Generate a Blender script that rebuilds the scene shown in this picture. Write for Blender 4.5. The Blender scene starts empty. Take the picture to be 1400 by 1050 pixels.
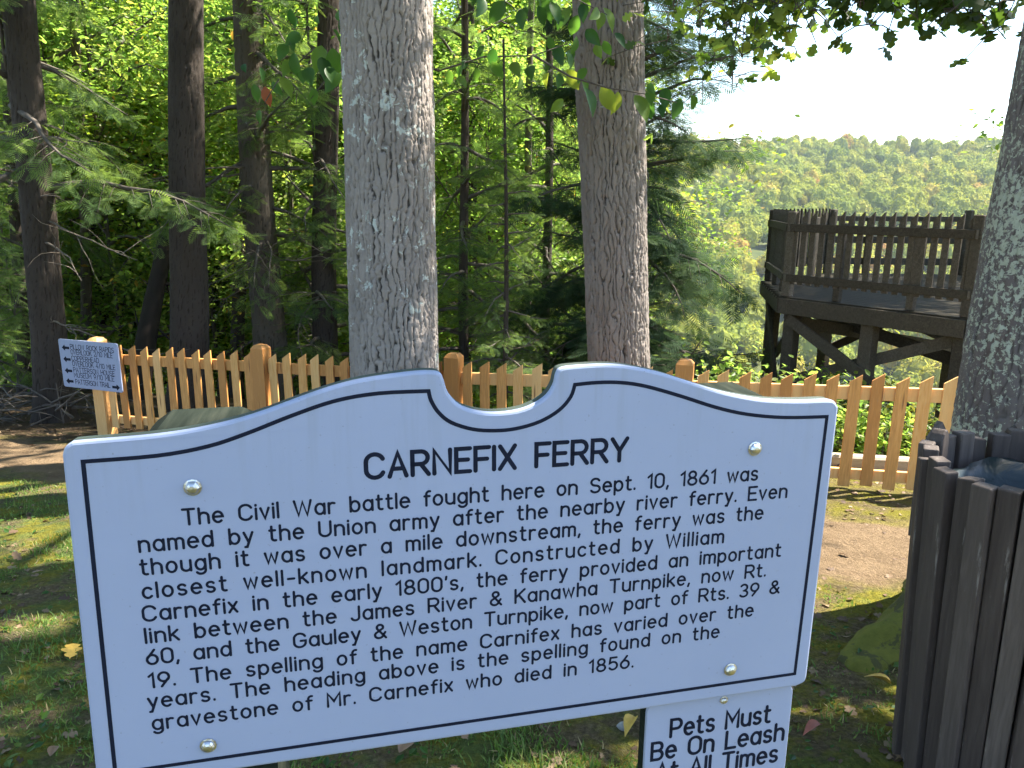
import bpy, math, random
import numpy as np
from mathutils import Vector, Matrix

# ------------------------------------------------------------------ camera, sky, sun, exposure
SC = bpy.context.scene
COL = SC.collection
FPX = 1050.0
PITCH = math.radians(13.5); ROLL = math.radians(-0.35)
EYE = np.array([0.0, 0.0, 1.6])
_F = np.array([0, math.cos(PITCH), -math.sin(PITCH)])
_U = np.array([0, math.sin(PITCH), math.cos(PITCH)])
_R = np.array([1.0, 0, 0])
_c, _s = math.cos(ROLL), math.sin(ROLL)
CR = _c*_R - _s*_U
CU = _s*_R + _c*_U
cam_d = bpy.data.cameras.new('camera')
cam = bpy.data.objects.new('camera', cam_d); COL.objects.link(cam)
cam_d.sensor_fit = 'HORIZONTAL'; cam_d.sensor_width = 36.0; cam_d.lens = 36.0*FPX/1400.0
cam_d.clip_start = 0.05; cam_d.clip_end = 6000
M4 = Matrix(((CR[0], CU[0], -_F[0], EYE[0]), (CR[1], CU[1], -_F[1], EYE[1]), (CR[2], CU[2], -_F[2], EYE[2]), (0, 0, 0, 1)))
cam.matrix_world = M4
SC.camera = cam

SUN_AZ = math.radians(71); SUN_EL = math.radians(55)
w = bpy.data.worlds.new('World'); SC.world = w; w.use_nodes = True
nt = w.node_tree; nt.nodes.clear()
sky = nt.nodes.new('ShaderNodeTexSky'); sky.sky_type = 'NISHITA'; sky.sun_disc = False
sky.sun_elevation = SUN_EL; sky.sun_rotation = SUN_AZ; sky.air_density = 1.2; sky.dust_density = .6; sky.ozone_density = 2.2
bg = nt.nodes.new('ShaderNodeBackground'); bg.inputs['Strength'].default_value = 0.10
wo = nt.nodes.new('ShaderNodeOutputWorld')
nt.links.new(sky.outputs[0], bg.inputs[0]); nt.links.new(bg.outputs[0], wo.inputs[0])
sd = bpy.data.lights.new('sun', 'SUN'); sd.energy = 5.0; sd.angle = math.radians(0.53); sd.color = (1.0, 0.93, 0.80)
so = bpy.data.objects.new('sun', sd); COL.objects.link(so)
SDIR = Vector((math.sin(SUN_AZ)*math.cos(SUN_EL), math.cos(SUN_AZ)*math.cos(SUN_EL), math.sin(SUN_EL)))
so.rotation_euler = SDIR.to_track_quat('Z', 'Y').to_euler(); so.location = (20, 20, 40)
SC.view_settings.view_transform = 'Standard'; SC.view_settings.look = 'None'
SC.view_settings.exposure = 2.3; SC.view_settings.gamma = 1.0; SC.view_settings.use_curve_mapping = False
SC.cycles.max_bounces = 8; SC.cycles.transmission_bounces = 6; SC.cycles.volume_bounces = 0
SC.cycles.use_adaptive_sampling = True; SC.cycles.adaptive_threshold = 0.02
SC.cycles.caustics_reflective = False; SC.cycles.caustics_refractive = False
SC.cycles.use_denoising = True

# ------------------------------------------------------------------ helpers
def ray(x, y): return (x-700)/FPX*CR - (y-525)/FPX*CU + _F
def px(x, y, D): return EYE + D*ray(x, y)
def at_z(x, y, z):
    r = ray(x, y); return EYE + (z-EYE[2])/r[2]*r

def mesh(name, V, faces, mat=None, parent=None, smooth=False, attrs=None, mats=None, mi=None):
    """faces: list of int arrays (M,k)."""
    V = np.asarray(V, dtype=np.float32)
    if not isinstance(faces, list): faces = [faces]
    faces = [np.asarray(f, dtype=np.int32) for f in faces if len(f)]
    me = bpy.data.meshes.new(name)
    me.vertices.add(len(V)); me.vertices.foreach_set('co', V.ravel())
    tot = np.concatenate([np.full(len(f), f.shape[1], dtype=np.int32) for f in faces])
    li = np.concatenate([f.ravel() for f in faces])
    me.loops.add(len(li)); me.loops.foreach_set('vertex_index', li)
    me.polygons.add(len(tot))
    st = np.concatenate([[0], np.cumsum(tot)[:-1]]).astype(np.int32)
    me.polygons.foreach_set('loop_start', st); me.polygons.foreach_set('loop_total', tot)
    me.polygons.foreach_set('use_smooth', np.full(len(tot), bool(smooth)))
    if mi is not None: me.polygons.foreach_set('material_index', np.asarray(mi, dtype=np.int32))
    me.update(calc_edges=True); me.validate()
    if attrs:
        for k, a in attrs.items():
            at = me.attributes.new(k, 'FLOAT', 'POINT'); at.data.foreach_set('value', np.asarray(a, dtype=np.float32))
    for m in (mats or ([mat] if mat else [])): me.materials.append(m)
    return obj_of(name, me, parent)

def obj_of(name, me, parent=None):
    o = bpy.data.objects.new(name, me); COL.objects.link(o)
    if parent is not None: o.parent = parent
    return o

def tag(o, label, cat, group=None):
    o['label'] = label; o['category'] = cat
    if group: o['group'] = group
    return o

def thing(name, label, cat, loc=(0, 0, 0), rz=0.0, group=None):
    o = bpy.data.objects.new(name, None); COL.objects.link(o)
    o.empty_display_size = 0.1; o.location = Vector(loc); o.rotation_euler = (0, 0, rz)
    return tag(o, label, cat, group)

class MB:
    """collects shapes into one mesh"""
    def __init__(s): s.V = []; s.F = {}; s.n = 0; s.A = []
    def add(s, V, faces):
        V = np.asarray(V, float)
        for f in (faces if isinstance(faces, list) else [faces]):
            f = np.asarray(f, int)
            if len(f): s.F.setdefault(f.shape[1], []).append(f + s.n)
        s.V.append(V); s.n += len(V)
    def box(s, c, size, R=None, bev=0.0):
        hx, hy, hz = np.array(size)/2.0
        if bev <= 0:
            V = np.array([[x, y, z] for x in (-hx, hx) for y in (-hy, hy) for z in (-hz, hz)])
            F = np.array([[0, 1, 3, 2], [4, 6, 7, 5], [0, 4, 5, 1], [2, 3, 7, 6], [0, 2, 6, 4], [1, 5, 7, 3]])
            FF = [F]
        else:
            b = min(bev, hx*.45, hy*.45, hz*.45)
            prof = [(-hx, -hy+b), (-hx, hy-b), (-hx+b, hy), (hx-b, hy), (hx, hy-b), (hx, -hy+b), (hx-b, -hy), (-hx+b, -hy)]
            prof = prof[::-1]
            def ring(sc, z): return [[p[0]-np.sign(p[0])*sc, p[1]-np.sign(p[1])*sc, z] for p in prof]
            V = np.array(ring(b, -hz) + ring(0, -hz+b) + ring(0, hz-b) + ring(b, hz))
            q = [[r*8+i, r*8+(i+1) % 8, (r+1)*8+(i+1) % 8, (r+1)*8+i] for r in range(3) for i in range(8)]
            FF = [np.array(q), np.array([list(range(7, -1, -1)), list(range(24, 32))])]
        if R is not None: V = V @ np.asarray(R).T
        s.add(V + np.asarray(c, float), FF)
    def beam(s, p, q, wd, ht, bev=0.004, up=(0, 0, 1)):
        p = np.asarray(p, float); q = np.asarray(q, float); d = q-p; L = np.linalg.norm(d); x = d/L
        y = np.cross(up, x); y /= np.linalg.norm(y); z = np.cross(x, y)
        s.box((p+q)/2, (L, wd, ht), np.stack([x, y, z], 1), bev)
    def prism(s, P2, z0, z1, R=None, t=(0, 0, 0), top=None):
        """closed outline P2 (n,2) extruded z0..z1"""
        P2 = np.asarray(P2, float); n = len(P2)
        V = np.concatenate([np.c_[P2, np.full(n, z0)], np.c_[P2 if top is None else top, np.full(n, z1)]])
        if R is not None: V = V @ np.asarray(R).T
        i = np.arange(n); j = (i+1) % n
        s.add(V + np.asarray(t, float), [np.stack([i, j, j+n, i+n], 1), np.array([i[::-1]]), np.array([i+n])])
    def tube(s, P, r, k=6, cap=True):
        V, F = tube(P, r, k); s.add(V, F)
    def build(s, name, mat=None, parent=None, smooth=False):
        return mesh(name, np.concatenate(s.V), [np.concatenate(f) for f in s.F.values()], mat, parent, smooth)

def tube(P, r, k=6):
    P = np.asarray(P, float); n = len(P); r = np.broadcast_to(np.asarray(r, float), (n,))
    T = np.gradient(P, axis=0); T /= np.linalg.norm(T, axis=1)[:, None] + 1e-9
    a = np.array([0, 0, 1.0]) if abs(T[0, 2]) < .9 else np.array([1.0, 0, 0])
    N = np.cross(T, a); N /= np.linalg.norm(N, axis=1)[:, None] + 1e-9
    B = np.cross(T, N)
    th = np.arange(k)*2*np.pi/k
    V = P[:, None, :] + r[:, None, None]*(np.cos(th)[None, :, None]*N[:, None, :] + np.sin(th)[None, :, None]*B[:, None, :])
    i = np.arange(n-1)[:, None]*k; j = np.arange(k)[None, :]; j2 = (j+1) % k
    F = np.stack([i+j, i+j2, i+k+j2, i+k+j], -1).reshape(-1, 4)
    caps = np.array([np.arange(k)[::-1], (n-1)*k+np.arange(k)])
    return V.reshape(-1, 3), [F, caps]

def h2(ix, iy, seed=0):
    n = (ix.astype(np.int64)*374761393 + iy.astype(np.int64)*668265263 + seed*974634777) & 0x7fffffff
    n = ((n ^ (n >> 13))*1274126177) & 0x7fffffff
    n = ((n ^ (n >> 15))*1103515245) & 0x7fffffff
    return ((n ^ (n >> 12)) % 65536)/65536.0
def vnoise(x, y, seed=0):
    x = np.asarray(x, float); y = np.asarray(y, float)
    ix = np.floor(x); iy = np.floor(y); fx = x-ix; fy = y-iy
    fx = fx*fx*(3-2*fx); fy = fy*fy*(3-2*fy)
    a = h2(ix, iy, seed); b = h2(ix+1, iy, seed); c = h2(ix, iy+1, seed); d = h2(ix+1, iy+1, seed)
    return (a*(1-fx)+b*fx)*(1-fy) + (c*(1-fx)+d*fx)*fy
def fbm(x, y, seed=0, o=4):
    return sum(vnoise(np.asarray(x)*2**i, np.asarray(y)*2**i, seed+i)/2**(i+1) for i in range(o))

def pvn(x, y, per, seed=0):
    per = max(2, int(round(per))); ix = np.floor(x); iy = np.floor(y); fx = x-ix; fy = y-iy
    fx = fx*fx*(3-2*fx); fy = fy*fy*(3-2*fy); i0 = np.mod(ix, per); i1 = np.mod(ix+1, per)
    a = h2(i0, iy, seed); b = h2(i1, iy, seed); c = h2(i0, iy+1, seed); d = h2(i1, iy+1, seed)
    return (a*(1-fx)+b*fx)*(1-fy) + (c*(1-fx)+d*fx)*fy
def pfbm(x, y, per, seed=0, o=3):
    per = max(2, int(round(per))); return sum(pvn(x*2**i, y*2**i, per*2**i, seed+17*i)/2**(i+1) for i in range(o))

# ------------------------------------------------------------------ materials
def new_mat(name):
    m = bpy.data.materials.new(name); m.use_nodes = True; m.node_tree.nodes.clear(); return m
class NT:
    def __init__(s, m): s.t = m.node_tree
    def n(s, typ, **kw):
        d = s.t.nodes.new(typ)
        for k, v in kw.items():
            if k.startswith('i_'):
                d.inputs[int(k[2:]) if k[2:].isdigit() else k[2:].replace('_', ' ')].default_value = v
            else: setattr(d, k, v)
        return d
    def l(s, a, b): s.t.links.new(a, b)
    def coord(s, which='Object', scale=(1, 1, 1), rot=(0, 0, 0)):
        c = s.n('ShaderNodeTexCoord'); m = s.n('ShaderNodeMapping')
        m.inputs['Scale'].default_value = scale; m.inputs['Rotation'].default_value = rot
        s.l(c.outputs[which], m.inputs[0]); return m.outputs[0]
    def noise(s, vec, scale, detail=4, rough=.55, dist=0.0):
        d = s.n('ShaderNodeTexNoise'); d.inputs['Scale'].default_value = scale; d.inputs['Detail'].default_value = detail
        d.inputs['Roughness'].default_value = rough; d.inputs['Distortion'].default_value = dist
        if vec is not None: s.l(vec, d.inputs['Vector'])
        return d.outputs[0]
    def ramp(s, fac, stops):
        r = s.n('ShaderNodeValToRGB'); e = r.color_ramp.elements
        while len(e) < len(stops): e.new(.5)
        for el, (p, c) in zip(e, stops):
            el.position = p; el.color = tuple(c)+(1,) if not np.isscalar(c) else (c, c, c, 1)
        s.l(fac, r.inputs[0]); return r.outputs[0]
    def mix(s, fac, a, b, mode='MIX'):
        m = s.n('ShaderNodeMix', data_type='RGBA', blend_type=mode)
        for idx, v in ((0, fac), (6, a), (7, b)):
            if hasattr(v, 'is_linked'): s.l(v, m.inputs[idx])
            else: m.inputs[idx].default_value = v if idx == 0 else tuple(v)+(1,)
        return m.outputs[2]
    def math(s, op, a, b=None, clamp=False):
        m = s.n('ShaderNodeMath', operation=op, use_clamp=clamp)
        for i, v in enumerate((a, b)):
            if v is None: continue
            if hasattr(v, 'is_linked'): s.l(v, m.inputs[i])
            else: m.inputs[i].default_value = v
        return m.outputs[0]
    def bump(s, h, strength=.5, dist=.01):
        b = s.n('ShaderNodeBump'); b.inputs['Strength'].default_value = strength; b.inputs['Distance'].default_value = dist
        s.l(h, b.inputs['Height']); return b.outputs[0]
    def pbr(s, color, rough=.7, normal=None, metal=0.0, spec=.5, out=True):
        p = s.n('ShaderNodeBsdfPrincipled')
        for k, v in (('Base Color', color), ('Roughness', rough), ('Normal', normal)):
            if v is None: continue
            if hasattr(v, 'is_linked'): s.l(v, p.inputs[k])
            else: p.inputs[k].default_value = tuple(v)+(1,) if k == 'Base Color' else v
        p.inputs['Metallic'].default_value = metal; p.inputs['Specular IOR Level'].default_value = spec
        if out: s.out(p.outputs[0])
        return p.outputs[0]
    def out(s, sh):
        o = s.n('ShaderNodeOutputMaterial'); s.l(sh, o.inputs[0])

def leaf_mat(name, cols, tcols, trans=.5, rough=.45, spec=.3):
    """cols/tcols: ramp stops over the per-leaf tint"""
    m = new_mat(name); t = NT(m)
    a = t.n('ShaderNodeAttribute', attribute_name='tint').outputs['Fac']
    oi = t.n('ShaderNodeObjectInfo').outputs['Random']
    f = t.math('ADD', a, t.math('MULTIPLY', t.math('SUBTRACT', oi, .5), .22), True)
    c = t.ramp(f, cols); tc = t.ramp(f, tcols)
    p = t.pbr(c, rough, out=False, spec=spec)
    tr = t.n('ShaderNodeBsdfTranslucent'); t.l(tc, tr.inputs[0])
    mx = t.n('ShaderNodeMixShader'); mx.inputs[0].default_value = trans
    t.l(p, mx.inputs[1]); t.l(tr.outputs[0], mx.inputs[2]); t.out(mx.outputs[0])
    return m

def bark_mat(name, c_in, c_out, lichen=None, amount=.5, lscale=7.0, warm=None, moss=None):
    m = new_mat(name); t = NT(m)
    v = t.coord('Object'); vs = t.coord('Object', (1, 1, .3))
    h = t.n('ShaderNodeAttribute', attribute_name='ridge').outputs['Fac']
    n1 = t.noise(vs, 26, 5, .65); n2 = t.noise(v, 90, 3)
    f = t.math('ADD', t.math('MULTIPLY', h, .75), t.math('MULTIPLY', n1, .45), True)
    c = t.ramp(f, [(.30, c_in), (.66, c_out)])
    c = t.mix(t.math('MULTIPLY', n2, .35), c, tuple(.55*x for x in c_out))
    c = t.mix(t.ramp(t.noise(t.coord('Object', (1, 1, .45)), 2.6, 4, .6), [(.38, .0), (.66, .5)]), c, tuple(.5*x for x in c_out))
    if warm:
        c = t.mix(t.ramp(t.noise(vs, 3.0, 3), [(.52, 0.0), (.72, .6)]), c, warm)
    if lichen:
        l1 = t.noise(v, lscale, 6, .68, .4); l2 = t.noise(v, 1.1, 2)
        k = t.math('ADD', l1, t.math('MULTIPLY', t.math('SUBTRACT', l2, .5), .55))
        k = t.math('ADD', k, t.math('MULTIPLY', t.math('SUBTRACT', h, .5), .06))
        k = t.ramp(k, [(amount, 0.0), (amount+.035, .9)])
        lc = t.mix(t.noise(v, 30, 3), lichen[0], lichen[1])
        c = t.mix(k, c, lc)
    if moss:
        z = t.n('ShaderNodeSeparateXYZ'); t.l(v, z.inputs[0])
        k = t.math('SUBTRACT', t.math('ADD', moss[1], t.math('MULTIPLY', t.noise(v, 8, 4), .4)), z.outputs[2])
        k = t.ramp(t.math('MULTIPLY', k, 3.0, True), [(.3, 0.0), (.7, .85)])
        c = t.mix(k, c, moss[0])
    b = t.bump(t.math('ADD', n1, t.math('MULTIPLY', n2, .5)), .55, .012)
    t.pbr(c, .9, b, spec=.2)
    return m

def wood_mat(name, stops, scale=(14, 14, 1.2), rough=.65, knots=None, bump=.25, var=.25, wear=None, spec=.3):
    m = new_mat(name); t = NT(m)
    v = t.coord('Object', scale)
    oi = t.n('ShaderNodeObjectInfo').outputs['Random']
    off = t.n('ShaderNodeVectorMath', operation='ADD'); t.l(v, off.inputs[0])
    cx = t.n('ShaderNodeCombineXYZ'); t.l(t.math('MULTIPLY', oi, 37.0), cx.inputs[0]); t.l(t.math('MULTIPLY', oi, 91.0), cx.inputs[2])
    t.l(cx.outputs[0], off.inputs[1]); v = off.outputs[0]
    n = t.noise(v, 2.2, 6, .6, 1.4); n2 = t.noise(v, 9, 3, .6)
    f = t.math('ADD', t.math('MULTIPLY', n, .7), t.math('MULTIPLY', n2, .3))
    f = t.math('ADD', f, t.math('MULTIPLY', t.math('SUBTRACT', oi, .5), var), True)
    c = t.ramp(f, stops)
    if knots:
        vv = t.n('ShaderNodeTexVoronoi'); vv.inputs['Scale'].default_value = 1.1; t.l(v, vv.inputs['Vector'])
        c = t.mix(t.ramp(vv.outputs['Distance'], [(.07, .85), (.17, 0.0)]), c, knots)
    if wear:
        wn = t.noise(t.coord('Object', (3, 3, .35)), 22, 6, .75)
        c = t.mix(t.ramp(wn, [(.60, 0.0), (.70, .55)]), c, wear)
    t.pbr(c, rough, t.bump(f, bump, .004), spec=spec)
    return m

def flat_mat(name, col, rough=.6, metal=0.0, var=.15, scale=20, bump=.1, spec=.5):
    m = new_mat(name); t = NT(m)
    n = t.noise(t.coord('Object'), scale, 5, .6)
    c = t.ramp(n, [(.3, tuple(x*(1-var) for x in col)), (.7, tuple(min(1, x*(1+var)) for x in col))])
    t.pbr(c, rough, t.bump(n, bump, .003), metal, spec)
    return m

MT = {}
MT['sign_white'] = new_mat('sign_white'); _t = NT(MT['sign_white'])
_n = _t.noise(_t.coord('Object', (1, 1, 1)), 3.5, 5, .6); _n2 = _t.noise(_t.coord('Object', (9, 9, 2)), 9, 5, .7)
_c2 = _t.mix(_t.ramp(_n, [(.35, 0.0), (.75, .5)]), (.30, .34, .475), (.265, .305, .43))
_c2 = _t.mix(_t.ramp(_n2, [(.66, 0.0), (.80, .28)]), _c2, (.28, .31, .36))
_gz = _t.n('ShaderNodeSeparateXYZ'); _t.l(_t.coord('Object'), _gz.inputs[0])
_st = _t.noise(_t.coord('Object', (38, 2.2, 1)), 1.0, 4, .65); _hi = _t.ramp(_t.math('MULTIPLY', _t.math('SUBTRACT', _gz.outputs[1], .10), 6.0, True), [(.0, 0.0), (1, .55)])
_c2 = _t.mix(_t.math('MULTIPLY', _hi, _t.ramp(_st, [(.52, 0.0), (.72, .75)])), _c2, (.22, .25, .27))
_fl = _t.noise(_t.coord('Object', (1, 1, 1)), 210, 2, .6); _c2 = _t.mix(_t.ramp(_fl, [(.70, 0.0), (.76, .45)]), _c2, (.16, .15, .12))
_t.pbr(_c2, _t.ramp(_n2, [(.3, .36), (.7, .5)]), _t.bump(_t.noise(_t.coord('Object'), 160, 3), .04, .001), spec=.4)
MT['letter'] = flat_mat('letter_navy', (.008, .011, .024), .7, 0, .2, spec=.12)
MT['sign_core'] = flat_mat('sign_core_green', (.03, .045, .035), .7, 0, .35, 14)
MT['bolt'] = flat_mat('bolt_steel', (.58, .585, .60), .33, 1.0, .25, 60)
MT['post_green'] = wood_mat('mossy_post_wood', [(.3, (.008, .011, .009)), (.5, (.018, .023, .018)), (.75, (.04, .044, .034))], rough=.97, spec=.04)
MT['cedar'] = wood_mat('new_cedar', [(.25, (.48, .21, .06)), (.5, (.66, .325, .10)), (.8, (.76, .45, .18))], (16, 16, 1.4), .6, (.20, .08, .03), .35, .6, (.36, .27, .19))
MT['deck_wood'] = wood_mat('weathered_dark_wood', [(.25, (.034, .029, .023)), (.55, (.076, .065, .052)), (.85, (.15, .13, .105))], (12, 12, 12), .95, None, .4, .3, None, .08)
MT['deck_floor'] = wood_mat('weathered_floor_wood', [(.25, (.020, .017, .012)), (.8, (.046, .040, .030))], (12, 12, 12), .95, None, .4, .2, None, .05)
MT['slat'] = wood_mat('brown_painted_slat', [(.25, (.042, .030, .026)), (.6, (.074, .056, .048)), (.9, (.125, .098, .084))], (14, 14, 1.1), .7, None, .6, .45, (.25, .22, .20))
MT['bag'] = new_mat('bag_plastic'); _t = NT(MT['bag']); _n = _t.noise(_t.coord('Object'), 9, 3, .5, 1.0)
_t.pbr((.012, .022, .026), .42, _t.bump(_n, .5, .02), spec=.35)
MT['metal_dark'] = flat_mat('dark_metal', (.03, .03, .03), .45, .8)
MT['bark_grey'] = bark_mat('bark_grey', (.022, .019, .017), (.315, .272, .245), ((.40, .43, .40), (.54, .56, .52)), .625, 9)
MT['bark_brown'] = bark_mat('bark_brown', (.022, .019, .017), (.245, .212, .19), ((.34, .38, .36), (.42, .46, .43)), .72, 8, (.185, .15, .125))
MT['bark_lichen'] = bark_mat('bark_lichen', (.05, .04, .036), (.165, .135, .125), ((.27, .28, .20), (.47, .47, .37)), .52, 38, (.13, .085, .07), ((.10, .105, .02), .22))
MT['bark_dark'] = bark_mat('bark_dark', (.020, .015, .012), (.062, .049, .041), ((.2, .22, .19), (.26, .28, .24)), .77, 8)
MT['bark_mid'] = bark_mat('bark_mid', (.036, .029, .022), (.11, .09, .07), ((.2, .24, .18), (.26, .28, .24)), .72, 8)
MT['root_moss'] = bark_mat('root_moss', (.06, .06, .02), (.12, .11, .05), ((.07, .08, .015), (.17, .16, .025)), .34, 8)
MT['twig'] = flat_mat('dead_twig', (.12, .097, .078), .9, 0, .4, 12)
MT['limb'] = flat_mat('limb_bark', (.085, .07, .058), .9, 0, .35, 12)
MT['hemlock'] = leaf_mat('hemlock_needles', [(0, (.036, .068, .028)), (.6, (.075, .125, .045)), (1, (.14, .185, .06))], [(0, (.12, .23, .05)), (1, (.32, .45, .08))], .48, .8, .1)
MT['hemlock_dark'] = leaf_mat('hemlock_dark', [(0, (.020, .040, .024)), (.6, (.040, .070, .036)), (1, (.065, .10, .042))], [(0, (.04, .08, .035)), (1, (.11, .19, .05))], .36, .8, .1)
MT['leaf_mid'] = leaf_mat('leaf_mid', [(0, (.03, .06, .014)), (.5, (.075, .13, .028)), (.85, (.13, .17, .035)), (1, (.24, .18, .04))],
                          [(0, (.12, .25, .03)), (.5, (.27, .41, .04)), (.85, (.36, .44, .03)), (1, (.60, .40, .05))], .55)
MT['leaf_yellow'] = leaf_mat('leaf_yellow_green', [(0, (.07, .12, .022)), (.5, (.12, .175, .03)), (.85, (.20, .23, .04)), (1, (.30, .18, .03))],
                             [(0, (.18, .37, .06)), (.5, (.34, .53, .08)), (.85, (.58, .64, .10)), (1, (.7, .38, .06))], .58)
MT['leaf_oak'] = leaf_mat('leaf_oak', [(0, (.022, .042, .014)), (.6, (.045, .08, .02)), (.9, (.10, .13, .025)), (1, (.2, .13, .03))],
                          [(0, (.05, .11, .012)), (.6, (.13, .22, .02)), (.9, (.36, .40, .03)), (1, (.5, .3, .04))], .45)
MT['leaf_broad'] = leaf_mat('leaf_broad', [(0, (.022, .060, .018)), (.6, (.045, .105, .022)), (.85, (.13, .19, .03)), (1, (.30, .09, .03))],
                            [(0, (.05, .16, .02)), (.6, (.20, .40, .04)), (.85, (.46, .56, .05)), (1, (.42, .10, .05))], .45, .38)
MT['far_tree'] = leaf_mat('far_tree', [(0, (.06, .10, .03)), (.35, (.14, .175, .03)), (.7, (.23, .245, .04)), (.88, (.31, .27, .045)), (1, (.32, .15, .05))],
                          [(0, (.10, .18, .03)), (.35, (.25, .33, .03)), (.7, (.46, .47, .04)), (.88, (.52, .47, .05)), (1, (.5, .26, .05))], .28, .9, .05)
MT['grass'] = leaf_mat('grass_blade', [(0, (.06, .12, .03)), (.55, (.13, .20, .05)), (.9, (.22, .25, .08)), (1, (.40, .32, .16))],
                       [(0, (.07, .17, .02)), (.55, (.16, .30, .03)), (.9, (.32, .38, .06)), (1, (.40, .32, .14))], .4, .5)
MT['litter'] = leaf_mat('leaf_litter', [(0, (.07, .042, .025)), (.5, (.16, .10, .06)), (.85, (.28, .20, .12)), (1, (.38, .26, .06))],
                        [(0, (.05, .03, .02)), (.5, (.16, .08, .04)), (1, (.4, .26, .06))], .2, .7)
MT['yellow_leaf'] = flat_mat('yellow_dead_leaf', (.48, .30, .05), .6, 0, .3, 30)
MT['red_leaf'] = flat_mat('red_dead_leaf', (.30, .09, .06), .6, 0, .3, 30)
MT['brown_leaf'] = flat_mat('brown_dead_leaf', (.22, .13, .075), .7, 0, .3, 30)
MT['pale_wood'] = wood_mat('pale_timber', [(.3, (.30, .25, .19)), (.8, (.46, .40, .32))], (2, 12, 12), .8)

# ------------------------------------------------------------------ terrain
A_SL = 0.131
FL = (np.array([-4.876, 8.744]), np.array([3.085, 6.212]))      # fence line in plan
def fence_y(X): return FL[0][1] + (np.clip(X, -14, 9)-FL[0][0])*(FL[1][1]-FL[0][1])/(FL[1][0]-FL[0][0])
_GS = np.array([(-5000, 0), (2.5, 0), (4, -.25), (6, -1.0), (10, -2.9), (16, -6.3), (30, -14.5), (80, -46), (200, -105), (280, -112), (340, -96), (600, -25), (850, 32), (930, 43), (1050, 46), (1200, 44), (4000, 25)], float)
def ground_z(X, Y):
    X = np.asarray(X, float); Y = np.asarray(Y, float)
    yf = fence_y(X); s = Y-yf
    near = -A_SL*np.minimum(Y, yf+2.5)
    near = np.where(Y < 0, np.minimum(-A_SL*Y, 1.2*(1-np.exp(Y*.12))), near)
    g = np.interp(s, _GS[:, 0], _GS[:, 1])
    far = np.clip((s-260)/300, 0, 1)
    g = g + far*((fbm(X/170+3, Y/170, 5, 3)-.44)*62)
    return near + g
def gz(x, y): return float(ground_z(np.array([x]), np.array([y]))[0])
def gpx(x, y):
    r = ray(x, y); t = (EYE[2])/(-(r[2]+A_SL*r[1])); return EYE + t*r     # on the near slope

def axis(a, b, step, out, g):
    c = list(np.arange(a, b+1e-6, step)); d = step
    x = c[-1]
    while x < out[1]: d *= g; x += d; c.append(min(x, out[1]))
    d = step; x = c[0]; lo = []
    while x > out[0]: d *= g; x -= d; lo.append(max(x, out[0]))
    return np.array(lo[::-1]+c)
gx = axis(-6, 5, .06, (-1500, 1500), 1.13); gy = axis(.8, 9, .06, (-280, 1700), 1.085)
XX, YY = np.meshgrid(gx, gy)
ZZ = ground_z(XX, YY)
nearw = np.clip(1-(np.hypot(XX, YY-4)-8)/8, 0, 1)
ZZ = ZZ + nearw*((fbm(XX*2.2, YY*2.2, 11, 4)-.47)*.07 + (fbm(XX*9, YY*9, 31, 2)-.37)*.022)
nx, ny = len(gx), len(gy)
ii = (np.arange(ny-1)[:, None]*nx + np.arange(nx-1)[None, :]).ravel()
GF = np.stack([ii, ii+1, ii+nx+1, ii+nx], 1)
m = new_mat('ground'); t = NT(m)
geo = t.n('ShaderNodeNewGeometry'); sep = t.n('ShaderNodeSeparateXYZ'); t.l(geo.outputs['Position'], sep.inputs[0])
X_, Y_ = sep.outputs[0], sep.outputs[1]
pn = [gpx(40, 652), gpx(1180, 797)]; pf = [gpx(40, 603), gpx(1180, 712)]
def line_fn(a, b):       # signed distance (positive = farther from camera)
    d = (b-a)[:2]; d = d/np.hypot(*d); n_ = np.array([-d[1], d[0]])
    if n_[1] < 0: n_ = -n_
    return n_, -n_@a[:2]
def sdist(n_, c_):
    return t.math('ADD', t.math('ADD', t.math('MULTIPLY', X_, float(n_[0])), t.math('MULTIPLY', Y_, float(n_[1]))), float(c_))
LN = line_fn(*pn); LF = line_fn(*pf)
pos = geo.outputs['Position']
wob = t.math('MULTIPLY', t.math('SUBTRACT', t.noise(pos, 1.6, 5, .65), .5), .9)
dn = t.math('ADD', sdist(*LN), wob); df = t.math('ADD', sdist(*LF), wob)
path = t.math('MULTIPLY', t.ramp(t.math('MULTIPLY', t.math('ADD', dn, .2), 2.5, True), [(.2, 0.0), (.8, 1.0)]),
              t.ramp(t.math('MULTIPLY', t.math('SUBTRACT', .2, df), 2.5, True), [(.2, 0.0), (.8, 1.0)]))
n_big = t.noise(pos, .9, 4); n_mid = t.noise(pos, 5, 5, .65); n_fine = t.noise(pos, 45, 5, .7); n_sp = t.noise(pos, 140, 3, .7)
soil = t.ramp(n_fine, [(.25, (.055, .038, .022)), (.5, (.125, .09, .055)), (.75, (.24, .185, .12))])
moss = t.ramp(n_fine, [(.25, (.07, .075, .014)), (.55, (.19, .17, .022)), (.8, (.30, .25, .035))])
lawn = t.ramp(n_fine, [(.25, (.045, .065, .02)), (.55, (.11, .14, .038)), (.8, (.19, .19, .06))])
turf = t.mix(t.math('ADD', t.ramp(n_mid, [(.42, 0.0), (.58, 1.0)]), t.math('MULTIPLY', t.ramp(t.math('MULTIPLY', t.math('SUBTRACT', X_, .2), .8, True), [(0, 0.0), (1, 1.0)]), .55), True), lawn, moss)
turf = t.mix(t.ramp(t.noise(pos, 2.6, 5, .7), [(.47, 0.0), (.60, .9)]), turf, soil)
dirt = t.ramp(t.math('ADD', t.math('MULTIPLY', n_mid, .5), t.math('MULTIPLY', n_fine, .5)), [(.28, (.11, .075, .045)), (.5, (.20, .138, .082)), (.72, (.30, .215, .135))])
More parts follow.
